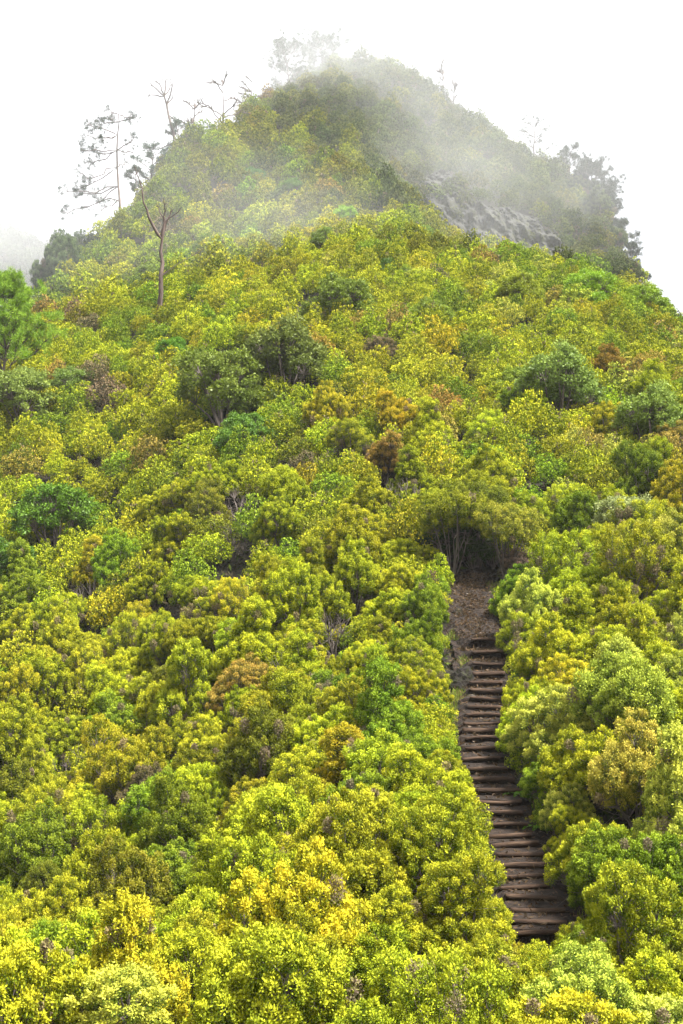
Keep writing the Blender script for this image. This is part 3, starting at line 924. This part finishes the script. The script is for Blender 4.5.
# ------------------------------------------------------------------ the rock face under the summit
pu = np.linspace(405, 585, 200)
dv = np.linspace(143, 163, 170)
UU, DD_ = np.meshgrid((pu - 341.5) / F, dv)
X = UU * DD_; Y = DD_.copy(); Zr = ground(X, Y)
px_, y_ = pix(np.stack([X, Y, Zr], -1))
w = np.array([[1.0 if inside(CLIFF, a_, b_) else 0.0 for a_, b_ in zip(r1, r2)] for r1, r2 in zip(px_, y_)])
for _ in range(8):
    w = (w + np.roll(w, 1, 0) + np.roll(w, -1, 0) + np.roll(w, 1, 1) + np.roll(w, -1, 1)) / 5
nn = np.column_stack([X.ravel(), Y.ravel(), Zr.ravel()])
rg = (np.abs(fbm(nn * np.array([0.4, 0.4, 0.22]), 40, 5) - 0.5) * 2).reshape(X.shape)
st_ = fbm(nn * np.array([1.1, 1.1, 0.25]), 44, 5).reshape(X.shape)
Y = Y - w * (0.3 + 3.2 * st_ - 1.8 * rg) + (1 - np.clip(w * 3, 0, 1)) * 1.5
Zr = Zr - (1 - np.clip(w * 3, 0, 1)) * 0.6
n, m = X.shape
V = np.column_stack([X.ravel(), Y.ravel(), Zr.ravel()])
ii, jj = np.meshgrid(np.arange(n - 1), np.arange(m - 1), indexing='ij'); a = (ii * m + jj).ravel()
tag(link('rock_cliff', raw_mesh('rock_cliff', V, np.column_stack([a, a + 1, a + m + 1, a + m])), mat=M_ROCK), 'bare grey rock face below the misty summit', 'cliff')


# ------------------------------------------------------------------ trees
def local(px, y, base, dy=0.0):
    """offset in metres from a tree's base for a pixel, plus a depth of its own"""
    bp = pix(base)
    return np.array([(px - bp[0]) * base[1] / F, dy, (bp[1] - y) * base[1] / F])


def limb(sk, par, a, b, r0, r1, g, n=5, sag=0.0, jit=0.04):
    L = np.linalg.norm(b - a)
    pts = []
    for q in range(1, n + 1):
        t = q / n
        p = a + (b - a) * t + g.normal(0, jit * L / n * (q < n), 3) + np.array([0, 0, -sag * L * 4 * t * (1 - t)])
        pts.append(p)
    ids = []
    for q, p in enumerate(pts):
        par = sk.node(p, par, r0 + (r1 - r0) * (q + 1) / n); ids.append(par)
    return ids


def tree(name, label, cat, base, build, group=None, bark=None, leaf=None, colour=None):
    t = empty(name, base, label, cat, group)
    sk = Skel(); leaves = build(sk)
    o = link('trunk', sk.mesh(name + '_trunk', 6), t, bark or M_BARK)
    if leaves is not None:
        V, Q, A = leaves
        me = raw_mesh(name + '_crown', V, Q, {'leaf': ('FLOAT_COLOR', A)})
        c = link('crown', me, t, leaf or M_NEEDLE); c.color = (*colour, 1)
    return t


def twigs(sk, par, p, dirv, length, g, n=5, r=0.02, depth=1, spread=0.7):
    ends = []
    for _ in range(n):
        dv_ = unit(np.asarray(dirv) + g.normal(0, spread, 3)) * length * g.uniform(0.5, 1.1)
        i = sk.path([p + dv_ * 0.5 + g.normal(0, 0.05 * length, 3), p + dv_], par, r, r * 0.45)
        ends.append((p + dv_, dv_))
        if depth > 1: ends += twigs(sk, i, p + dv_, dv_ / np.linalg.norm(dv_), length * 0.6, g, max(2, n - 2), r * 0.5, depth - 1, spread)
    return ends


def ridge(px, lo=116, hi=245, back=0.0):
    """the skyline point of the hill above a column of the view"""
    j = int(np.clip(round(((px - 341.5) / F - UG[0]) / (UG[1] - UG[0])), 0, len(UG) - 1))
    k = np.nonzero((D > lo) & (D < hi))[0]
    d = D[k[np.argmax((Z[:, j] / np.maximum(D, 1))[k])]] + back
    x = (px - 341.5) / F * d
    return np.array([x, d, float(ground(x, d))])


# 1. the tall thin pine on the ridge line, boughs to the valley side
def thin_pine(base, g):
    def build(sk):
        root = sk.node((0, 0, -0.6), -1, 0.17)
        tr = [local(x, y, base) for x, y in [(120, 214), (119.5, 200), (118, 185), (116.5, 165), (116, 148), (116.5, 132), (118, 118), (117, 110)]]
        ids = []
        par = root
        for q, p in enumerate(tr):
            par = sk.node(p, par, 0.15 - 0.11 * q / 7); ids.append(par)
        E = []
        for (k, x, y, dy, sag) in [(1, 66, 211, 0.6, -.04), (1, 104, 213, -1.5, 0), (2, 68, 192, -0.5, .05), (2, 75, 190, 1.5, .04), (3, 80, 183, 0.8, .04), (3, 84, 176, -1.4, .0), (4, 82, 150, -0.7, .05), (4, 90, 157, 1.2, .04), (4, 96, 150, 0.5, 0),
                                   (4, 132, 141, -.8, -.03), (4, 130, 147, 1.0, 0), (3, 124, 160, 1, 0), (5, 86, 131, 0.4, .04), (5, 92, 126, -1, .03), (6, 99, 119, 0.6, 0), (6, 129, 118, -0.6, 0), (6, 108, 112, 0.8, 0), (7, 110, 108, 0, 0), (7, 128, 112, 0.6, 0), (5, 104, 138, -1.2, 0), (2, 98, 197, 1.4, 0)]:
            b = local(x, y, base, dy)
            L = limb(sk, ids[k], tr[k], b, 0.07, 0.04, g, 5, sag + g.normal(0, .04), .22)
            for q in (2, 3, 4):
                pp = np.array(sk.P[L[q]])
                E += twigs(sk, L[q], pp, (b - tr[k]) / np.linalg.norm(b - tr[k]) + np.array([0, 0, .55]), 0.75, g, 2 if q < 4 else 4, 0.03, 2, 0.75)
        sel = [e for e in E if g.random() < 0.35 + 0.4 * (abs(e[0][0]) > 2.0)]
        return needle_tufts([e[0] for e in sel], [e[1] for e in sel], np.full(len(sel), 0.22), 26, g, 0.26, 0.045)
    return build


g = np.random.default_rng(9)
b = ridge(120, back=0.5); 
tree('pine_tree', 'tall thin pine with sparse boughs standing clear on the ridge line', 'tree', b, thin_pine(b, g), colour=(0.035, 0.05, 0.03))

# 2. the dead tree in front of the misty slope
b = hit(160, 326)
g = np.random.default_rng(12)


def dead_forked(sk, base=b):
    T = lambda x, y, dy=0.0: local(x, y, base, dy)
    root = sk.node((0, 0, -0.4), -1, 0.3)
    par = root; ids = {}
    for q, (x, y) in enumerate([(158.5, 312), (160, 292), (161, 275), (161.5, 262), (161.5, 250), (160, 238)]):
        par = sk.node(T(x, y) + g.normal(0, .06, 3), par, 0.225 - 0.024 * q); ids[q] = par
    fork = T(160, 238)
    L = limb(sk, ids[5], fork, T(148, 215, -.3), 0.14, 0.1, g, 4); L2 = limb(sk, L[-1], np.array(sk.P[L[-1]]), T(134, 164, -.6), 0.09, 0.02, g, 7, 0, .1)
    twigs(sk, L2[3], np.array(sk.P[L2[3]]), (-.6, 0, .6), 0.9, g, 2, .025); twigs(sk, L2[5], np.array(sk.P[L2[5]]), (.5, 0, .8), 0.7, g, 2, .02)
    Rr_ = limb(sk, ids[5], fork, T(164, 220, .2), 0.18, 0.15, g, 3)
    for (x, y, dy, r) in [(154, 198, .6, .06), (163, 196, -.4, .07), (171, 205, .5, .09), (181, 206, -.3, .05)]:
        M_ = limb(sk, Rr_[-1], np.array(sk.P[Rr_[-1]]), T(x, y, dy), r, 0.025, g, 4, 0, .12)
        twigs(sk, M_[-2], np.array(sk.P[M_[-2]]), (0, 0, 1), 0.6, g, 2, .02)
    s = limb(sk, ids[2], T(161, 275), T(206, 243, .8), 0.035, 0.012, g, 6, -.03); twigs(sk, s[3], np.array(sk.P[s[3]]), (.6, 0, .4), .7, g, 2, .012)
    s = limb(sk, ids[3], T(161.5, 262), T(145, 244, .5), 0.03, 0.012, g, 4)
    return None


tree('dead_tree', 'bare brown dead tree with a forked top before the misty slope', 'tree', b, dead_forked, bark=M_DEAD)

# 3. the leaning dead pine on the ridge line
b = ridge(181); 
g = np.random.default_rng(14)


def leaning(sk, base=b):
    T = lambda x, y, dy=0.0: local(x, y, base, dy)
    par = sk.node(T(182, 166), -1, 0.22); ids = []
    for q, (x, y) in enumerate([(178.5, 155), (175, 142), (172, 128), (168, 114), (166, 103), (163.5, 94)]):
        par = sk.node(T(x, y), par, 0.2 - 0.022 * q); ids.append(par)
    for (k, x, y, dy) in [(5, 148, 91, .5), (5, 152, 85, -.6), (5, 158, 80, .3), (5, 165, 78, -.2), (5, 168, 84, .6), (4, 172, 84, -.4), (4, 171, 95, .4), (3, 177, 118, .5), (1, 160, 147, .4)]:
        s = limb(sk, ids[k], np.array(sk.P[ids[k]]), T(x, y, dy), 0.09, 0.055, g, 4, 0, .12)
        twigs(sk, s[-1], np.array(sk.P[s[-1]]), unit(T(x, y, dy) - np.array(sk.P[ids[k]])), 0.9, g, 4 if k > 3 else 1, .045, 2 if k > 3 else 1, .8)
    return None


tree('dead_tree', 'leaning dead pine with a twiggy crooked top on the ridge line', 'tree', b, leaning, bark=M_BARK)


# 4. bare trees in the mist
def bare(base, h, g, n=9, lean=0.0, spread=0.5, r=0.14, up=0.5):
    def build(sk):
        par = sk.node((0, 0, -0.5), -1, r * 1.1); ids = []
        for q in range(1, 9):
            t = q / 8
            par = sk.node((lean * h * t + g.normal(0, .05), g.normal(0, .05), h * t), par, r * (1 - 0.8 * t)); ids.append(par)
        for k in range(n):
            q = g.integers(2, 8); a0 = np.array(sk.P[ids[q]])
            az_ = g.uniform(0, 6.28)
            e = a0 + np.array([math.cos(az_), math.sin(az_) * .8, up + g.normal(0, .2)]) * h * spread * (1.15 - q / 9) * g.uniform(.6, 1.1)
            s = limb(sk, ids[q], a0, e, r * .55, .05, g, 5, -.05, .12)
            for w in (2, 3, 4): twigs(sk, s[w], np.array(sk.P[s[w]]), unit(e - a0), h * .14, g, 3, .04, 1, .6)
        return None
    return build


for (px, y, h, ln, sp, up, sd, lab) in [(222, 122, 7.4, -.02, .62, .45, 3, 'bare wide branching tree fading into mist below the summit trees'),
                                         (246, 106, 5.0, .12, .5, .6, 5, 'small bare leaning tree beside the wide bare tree'),
                                         (191, 150, 6.4, -.0, .25, .8, 8, 'slim bare crooked tree behind the small ridge pines'),
                                         (446, 104, 6.6, -.03, .12, 1.2, 6, 'thin bare stem faintly visible in mist beyond the summit'),
                                         (455, 106, 4.6, .05, .12, 1.2, 7, 'shorter thin bare stem beside the faint one beyond the summit')]:
    b = ridge(px, back=0.6)
    tree('bare_tree', lab, 'tree', b, bare(b, h, np.random.default_rng(sd), 9, ln, sp, .13, up), group='bare trees along the misty ridge', bark=M_BARK)


# 5. trees with a crown: trunk, boughs, bunches of needles at their ends
def crowned(h, w, g, boughs=16, low=0.3, tuft=30, nl=0.24, nw=0.055, lean=0.0, round_=True, tw=5, r=0.16, droop=0.0):
    def build(sk):
        par = sk.node((0, 0, -0.6), -1, r * 1.15); ids = []
        for q in range(1, 11):
            t = q / 10
            par = sk.node((lean * h * t * t + g.normal(0, .06), g.normal(0, .06), h * .95 * t), par, r * (1 - .8 * t)); ids.append(par)
        E = []
        for k in range(boughs):
            t = low + (1 - low) * (k + .5) / boughs
            q = min(int(t * 10), 9); a0 = np.array(sk.P[ids[q]])
            prof_ = math.sin(math.pi * (0.18 + 0.8 * (t - low) / (1 - low))) if round_ else (1.1 - (t - low) / (1 - low))
            az_ = k * 2.4 + g.normal(0, .4)
            Lg = w * .5 * prof_ * g.uniform(.65, 1.15)
            e = a0 + np.array([math.cos(az_) * Lg, math.sin(az_) * Lg, Lg * (.45 - droop + g.normal(0, .15))])
            s = limb(sk, ids[q], a0, e, r * .35, .02, g, 5, -.06, .1)
            for i_ in (1, 2, 3, 4): E += twigs(sk, s[i_], np.array(sk.P[s[i_]]), (e - a0) / max(Lg, .1) + np.array([0, 0, .4]), .16 * w * g.uniform(.6, 1.1), g, tw, .014, 1, .7)
        E += twigs(sk, ids[9], np.array(sk.P[ids[9]]), (0, 0, 1), .1 * w, g, 4, .014)
        return needle_tufts([e[0] for e in E], [e[1] for e in E], np.full(len(E), .24), tuft, g, nl, nw)
    return build


CROWNED = [
    # px, y of base, height m, width m, distance or None, colour, options, label
    (288, 98, 7.0, 7.6, 187, (0.05, 0.07, 0.03), dict(low=.25, boughs=26, tw=5, tuft=34), 'pale crown of a pine almost lost in mist at the summit'),
    (322, 82, 5.6, 6.2, 192, (0.05, 0.07, 0.03), dict(low=.2, boughs=24, tw=5, tuft=34), 'faint low pine at the summit beside the taller misty one'),
    (178, 168, 4.6, 3.6, 158, (0.05, 0.075, 0.04), dict(low=.25, boughs=11, tw=3), 'small ridge pine behind the leaning dead trunk'),
    (152, 192, 5.0, 4.4, 155, (0.05, 0.08, 0.045), dict(low=.3, boughs=11, tw=3), 'small ragged pine on the ridge line between dead trees'),
    (136, 206, 4.4, 2.4, 153, (0.05, 0.07, 0.04), dict(low=.4, boughs=8, tw=3), 'slender little pine next to the thin pine on the ridge line'),
    (533, 172, 6.4, 6.8, 184, (0.04, 0.055, 0.03), dict(low=.3, boughs=11, tw=3, tuft=12, lean=.04), 'open branched pine rising from the far ridge above the rock face'),
    (592, 236, 8.6, 6.6, 172, (0.03, 0.045, 0.022), dict(low=.1, boughs=36, tw=6, tuft=40), 'big dark dense pine on the steep far flank'),
    (570, 190, 5.2, 5.0, 178, (0.035, 0.05, 0.025), dict(low=.15, boughs=15, tw=5), 'smaller dark pine just above the big dark one'),
    (618, 262, 5.0, 4.4, 166, (0.035, 0.05, 0.025), dict(low=.12, boughs=15, tw=5), 'dark pine at the foot of the far flank below the big one'),
    (606, 236, 5.5, 5.0, 171, (0.035, 0.05, 0.025), dict(low=.1, boughs=20, tw=5), 'dark bushy pine leaning out below the big dark one'),
    (632, 276, 3.6, 3.6, 163, (0.035, 0.05, 0.025), dict(low=.1, boughs=14, tw=5), 'low dark pine where the far flank meets the near crest'),
]
for i, (px, y, h, w, d, c, kw, lab) in enumerate(CROWNED):
    b = at(px, y, d); b[2] = ground(b[0], b[1])
    top = (pix(b)[1] - y) * d / F          # how far the ground lies below the row it shows from
    h2 = h + max(0.0, -(-top)) if top > 0 else h
    g = np.random.default_rng(70 + i)
    tree('pine_tree', lab, 'tree', b, crowned(h2, w, g, **kw), group='pines along the misty ridge', colour=c)

g = np.random.default_rng(81)
for (px, y, h, sq, lab) in [(44, 292, 1.35, 1.5, 'dark green bushy tree at the lowest end of the misty ridge'), (58, 284, 1.6, 1.55, 'taller dark green bushy tree in the clump at the ridge end'),
                            (74, 274, 1.35, 1.3, 'low dark green bushy tree highest up in the clump at the ridge end'), (90, 262, 0.9, 1.2, 'small grey green bush next up the ridge from the dark clump')]:
    b = ridge(px, 120, 160)
    plant('ridge_tree', 'tree', lab, 'dark trees at the low end of the ridge', HEATH[g.integers(len(HEATH))], b, h, g.uniform(0, 6.28), (0.10, 0.145, 0.05), M_HEATH, 'crown', 'trunk', squash=sq)

for (px, h, sq, lab) in [(583, 1.7, 1.2, 'dark bushy tree under the big pine on the far flank'), (602, 1.7, 1.1, 'dark bushy tree lower down the far flank below the big pine'),
                         (618, 1.6, 1.1, 'dark bushy tree on the steep edge of the far flank'), (634, 1.3, 1.0, 'small dark bush where the far flank meets the near crest')]:
    b = ridge(px, 145, 190)
    plant('ridge_tree', 'tree', lab, 'dark trees on the far flank', HEATH[g.integers(len(HEATH))], b, h, g.uniform(0, 6.28), (0.10, 0.125, 0.04), M_HEATH, 'crown', 'trunk', squash=sq)

# the green pine at the edge of the near slope
b = hit(4, 408)
g = np.random.default_rng(33)
tree('pine_tree', 'bright green young pine at the valley edge of the near slope', 'tree', b, crowned(9.0, 7.6, g, boughs=42, low=.06, tuft=56, nl=.34, nw=.034, round_=False, tw=5, r=.14, droop=-.35), colour=(0.21, 0.32, 0.028))

# the charred snag among the heath
b = hit(203, 362)
g = np.random.default_rng(35)


def snag(sk, base=b):
    i = sk.path([np.array([0, 0, 0.3]), np.array([.1, 0, .9]), np.array([.3, .1, 1.5]), np.array([.34, .1, 2.3])], sk.node((0, 0, -.4), -1, .2), .17, .06)
    twigs(sk, i - 1, np.array([.3, .1, 1.5]), (.3, 0, .8), .8, g, 3, .05)
    twigs(sk, i - 2, np.array([.1, 0, .9]), (-.6, 0, .5), .6, g, 2, .05)
    return None


tree('dead_snag', 'short charred snag sticking out of the heath below the dead tree', 'tree stump', b, snag, bark=rough_material('charred_wood', [(0.3, (0.012, 0.01, 0.009)), (0.7, (0.05, 0.042, 0.038))], 5))


# ------------------------------------------------------------------ fern and grass by the steps
def fern(loc, seed, label, n=13, L=0.9):
    g = np.random.default_rng(seed)
    t = empty('fern', loc, label, 'fern', 'ferns beside the steps')
    P_, D_, LL_, W_ = [], [], [], []
    for k in range(n):
        az_ = k * 2.4 + g.normal(0, .3); lf = L * g.uniform(.7, 1.15)
        h = np.array([math.cos(az_), math.sin(az_), 0]); side = np.array([-h[1], h[0], 0])
        for q in np.linspace(.12, 1, 22):
            p = h * lf * q + np.array([0, 0, lf * (1.1 * q - .85 * q * q)])
            ll = .26 * lf * (1.02 - q) ** .7 * min(1, q * 5)
            for s_ in (-1, 1):
                P_.append(p); D_.append(side * s_ * .9 + h * .45 + np.array([0, 0, -.15])); LL_.append(ll + .02); W_.append(.045)
    V, Q = leaf_quads(np.array(P_), unit(np.array(D_)), np.array(LL_), np.array(W_), g)
    A = np.ones((len(V), 4)); A[:, 0] = .8; A[:, 1] = .5; A[:, 2] = 0
    o = link('frond', raw_mesh('fern_frond', V, Q, {'leaf': ('FLOAT_COLOR', A)}), t, M_BROAD); o.color = (0.09, 0.19, 0.012, 1)
    sk = Skel(); r0 = sk.node((0, 0, -.1), -1, .03)
    for k in range(n):
        pass
    sk.node((0, 0, .05), r0, .03)
    link('stem', sk.mesh('fern_stem', 5), t, M_STEM)


for (px, y, L, lab) in [(528, 806, 1.05, 'bright green fern spilling over the edge of the log steps'), (546, 838, .7, 'smaller bright fern tucked under the bush below the big fern'), (446, 742, .5, 'little fern on the grassy bank beside the upper steps')]:
    p = hit(px, y); fern((p[0], p[1], p[2] + .1), int(px), lab, 13, L)

g = np.random.default_rng(44)
n = 6500
d = g.uniform(28, 61, n); x = trail_x(d) + g.choice([-1, 1], n) * np.abs(g.normal(0.95, .35, n))
keep = np.abs(x - trail_x(d)) > .68
x, d = x[keep], d[keep]; n = len(x)
cl_ = fbm(np.column_stack([x, d]) * .8, 61, 2) > .5
x, d = x[cl_], d[cl_]; n = len(x)
p = np.repeat(np.column_stack([x, d, ground(x, d) + .12]), 6, 0) + g.normal(0, .05, (n * 6, 3)) * np.array([1, 1, .3])
dr = unit(np.column_stack([g.normal(0, .5, n * 6), g.normal(0, .5, n * 6), np.ones(n * 6)]))
V, Q = leaf_quads(p, dr, g.uniform(.12, .34, n * 6), np.full(n * 6, .02), g)
A = np.empty((n * 6, 4)); A[:, 0] = g.random(n * 6); A[:, 1] = g.random(n * 6); A[:, 2] = (g.random(n * 6) < .3) * .8; A[:, 3] = 1
o = link('trailside_grass', raw_mesh('trailside_grass', V, Q, {'leaf': ('FLOAT_COLOR', np.repeat(A, 4, 0))}), mat=M_BROAD)
o.color = (0.17, 0.22, 0.025, 1)
tag(o, 'thin green grass along the banks of the log steps', 'grass', kind='stuff')


g = np.random.default_rng(47)
n = 5200
d = np.concatenate([g.uniform(31, 61, n // 2), g.uniform(52.5, 61, n // 2)]); x = trail_x(d) + g.normal(0, .62, n)
zl = np.interp(d, dd, zt) + .02
zl = np.maximum(zl, np.where(np.abs(x - trail_x(d)) > .9, ground(x, d) + .1, -99))
dr = unit(np.column_stack([g.normal(0, 1, n), g.normal(0, 1, n), np.abs(g.normal(0, .35, n))]))
V, Q = leaf_quads(np.column_stack([x, d, zl]), dr, g.uniform(.05, .2, n), g.uniform(.02, .07, n), g)
A = np.zeros((len(V), 4)); A[:, 0] = np.repeat(g.random(n), 4); A[:, 1] = np.repeat(g.random(n), 4); A[:, 3] = 1
o = link('leaf_litter', raw_mesh('leaf_litter', V, Q, {'leaf': ('FLOAT_COLOR', A)}), mat=M_BROAD)
o.color = (0.085, 0.054, 0.028, 1)
tag(o, 'dry leaves and twigs scattered over the dirt trail', 'leaf litter', kind='stuff')


# low growth and litter on the ground between the shrubs
g = np.random.default_rng(48)
n = 70000
d = np.sqrt(g.uniform(23 ** 2, 100 ** 2, n)); x = d * g.uniform(-.27, .27, n)
k = (np.abs(x - trail_x(d)) > 1.1) | (d > 62) | (d < 30)
x, d = x[k], d[k]; n = len(x)
dr = unit(np.column_stack([g.normal(0, 1, n), g.normal(0, 1, n), np.abs(g.normal(0.3, .5, n))]))
V, Q = leaf_quads(np.column_stack([x, d, ground(x, d) + .03]), dr, g.uniform(.15, .5, n), g.uniform(.04, .16, n), g)
A = np.zeros((len(V), 4)); A[:, 0] = np.repeat(g.random(n), 4); A[:, 1] = np.repeat(g.random(n), 4); A[:, 2] = np.repeat((g.random(n) < .55) * 0.75, 4); A[:, 3] = 1
o = link('undergrowth', raw_mesh('undergrowth', V, Q, {'leaf': ('FLOAT_COLOR', A)}), mat=leaf_material('undergrowth_leaf', True, dry=(0.06, 0.042, 0.028)))
o.color = (0.06, 0.085, 0.012, 1)
tag(o, 'low growth and dead litter on the ground between the heath shrubs', 'undergrowth', kind='stuff')


# ------------------------------------------------------------------ air: the haze and the cloud that drifts round the summit
def closed_box(name, lo, hi):
    (x0, y0, z0), (x1, y1, z1) = lo, hi
    V = [(x0, y0, z0), (x1, y0, z0), (x1, y1, z0), (x0, y1, z0), (x0, y0, z1), (x1, y0, z1), (x1, y1, z1), (x0, y1, z1)]
    Q = [(3, 2, 1, 0), (4, 5, 6, 7), (0, 1, 5, 4), (1, 2, 6, 5), (2, 3, 7, 6), (3, 0, 4, 7)]
    return raw_mesh(name, V, Q)


def haze_material(name, density):
    m, t, out = mat(name)
    v = N(t, 'ShaderNodeVolumePrincipled')
    v.inputs['Color'].default_value = (0.97, 0.98, 1.0, 1)
    v.inputs['Density'].default_value = density
    v.inputs['Anisotropy'].default_value = 0.0
    t.links.new(v.outputs[0], out.inputs['Volume'])
    return m


HAZE = 0.00012
tag(link('haze', closed_box('haze', (-2650, -1250, -62.6), (2650, 2650, 120)), mat=haze_material('haze_air', HAZE)), kind='stuff')


def mist(name, centre, radii, density, scale, lo, hi, seed, stretch=(1, 1, 1)):
    """a drifting bank of cloud: an ellipsoid whose density frays out in noise towards its skin"""
    import bmesh
    bm = bmesh.new(); bmesh.ops.create_icosphere(bm, subdivisions=3, radius=1.0)
    me = bpy.data.meshes.new(name); bm.to_mesh(me); bm.free()
    m, t, out = mat(name + '_vapour')
    tc = N(t, 'ShaderNodeTexCoord')
    ln = N(t, 'ShaderNodeVectorMath', operation='LENGTH'); t.links.new(tc.outputs['Object'], ln.inputs[0])
    fall = N(t, 'ShaderNodeMapRange', interpolation_type='SMOOTHSTEP'); fall.inputs[1].default_value = 0.25; fall.inputs[2].default_value = 1.0; fall.inputs[3].default_value = 1; fall.inputs[4].default_value = 0
    t.links.new(ln.outputs['Value'], fall.inputs[0])
    mp = N(t, 'ShaderNodeMapping'); mp.inputs['Location'].default_value = (seed, seed * 1.7, 0); mp.inputs['Scale'].default_value = tuple(scale * r / max(radii) * q for r, q in zip(radii, stretch))
    t.links.new(tc.outputs['Object'], mp.inputs[0])
    n = N(t, 'ShaderNodeTexNoise'); n.inputs['Scale'].default_value = 1.0; n.inputs['Detail'].default_value = 3
    t.links.new(mp.outputs[0], n.inputs['Vector'])
    nr = N(t, 'ShaderNodeMapRange', interpolation_type='SMOOTHSTEP'); nr.inputs[1].default_value = lo; nr.inputs[2].default_value = hi
    t.links.new(n.outputs[0], nr.inputs[0])
    mu = N(t, 'ShaderNodeMath', operation='MULTIPLY'); t.links.new(fall.outputs[0], mu.inputs[0]); t.links.new(nr.outputs[0], mu.inputs[1])
    m2 = N(t, 'ShaderNodeMath', operation='MULTIPLY'); t.links.new(mu.outputs[0], m2.inputs[0]); m2.inputs[1].default_value = density
    v = N(t, 'ShaderNodeVolumePrincipled'); v.inputs['Color'].default_value = (0.98, 0.985, 1.0, 1); v.inputs['Anisotropy'].default_value = 0.0
    t.links.new(m2.outputs[0], v.inputs['Density']); t.links.new(v.outputs[0], out.inputs['Volume'])
    o = link(name, me, mat=m); o.location = centre; o.scale = radii
    tag(o, kind='stuff')
    return o


MIST = True
if MIST:
    mist('mist', at(345, 75, 186), (56, 40, 24), 0.0105, 2.4, 0.1, 0.8, 3)              # round the summit
    mist('mist', at(285, 70, 184), (18, 10, 11), 0.026, 2.0, 0.1, 0.7, 5)              # thicker round the summit trees
    mist('mist', at(505, 185, 154), (34, 14, 16), 0.021, 2.6, 0.2, 0.8, 7)            # across the dark flank
    mist('mist', at(225, 235, 126), (46, 10, 11), 0.015, 1.8, 0.1, 0.8, 12)              # in the hollow behind the shoulder
    mist('mist', at(120, 150, 146), (26, 14, 20), 0.007, 2.0, 0.1, 0.7, 17)            # along the ridge line
    mist('mist', at(20, 170, 320), (90, 80, 42), 0.0065, 2.2, 0.15, 0.7, 21)              # filling the valley
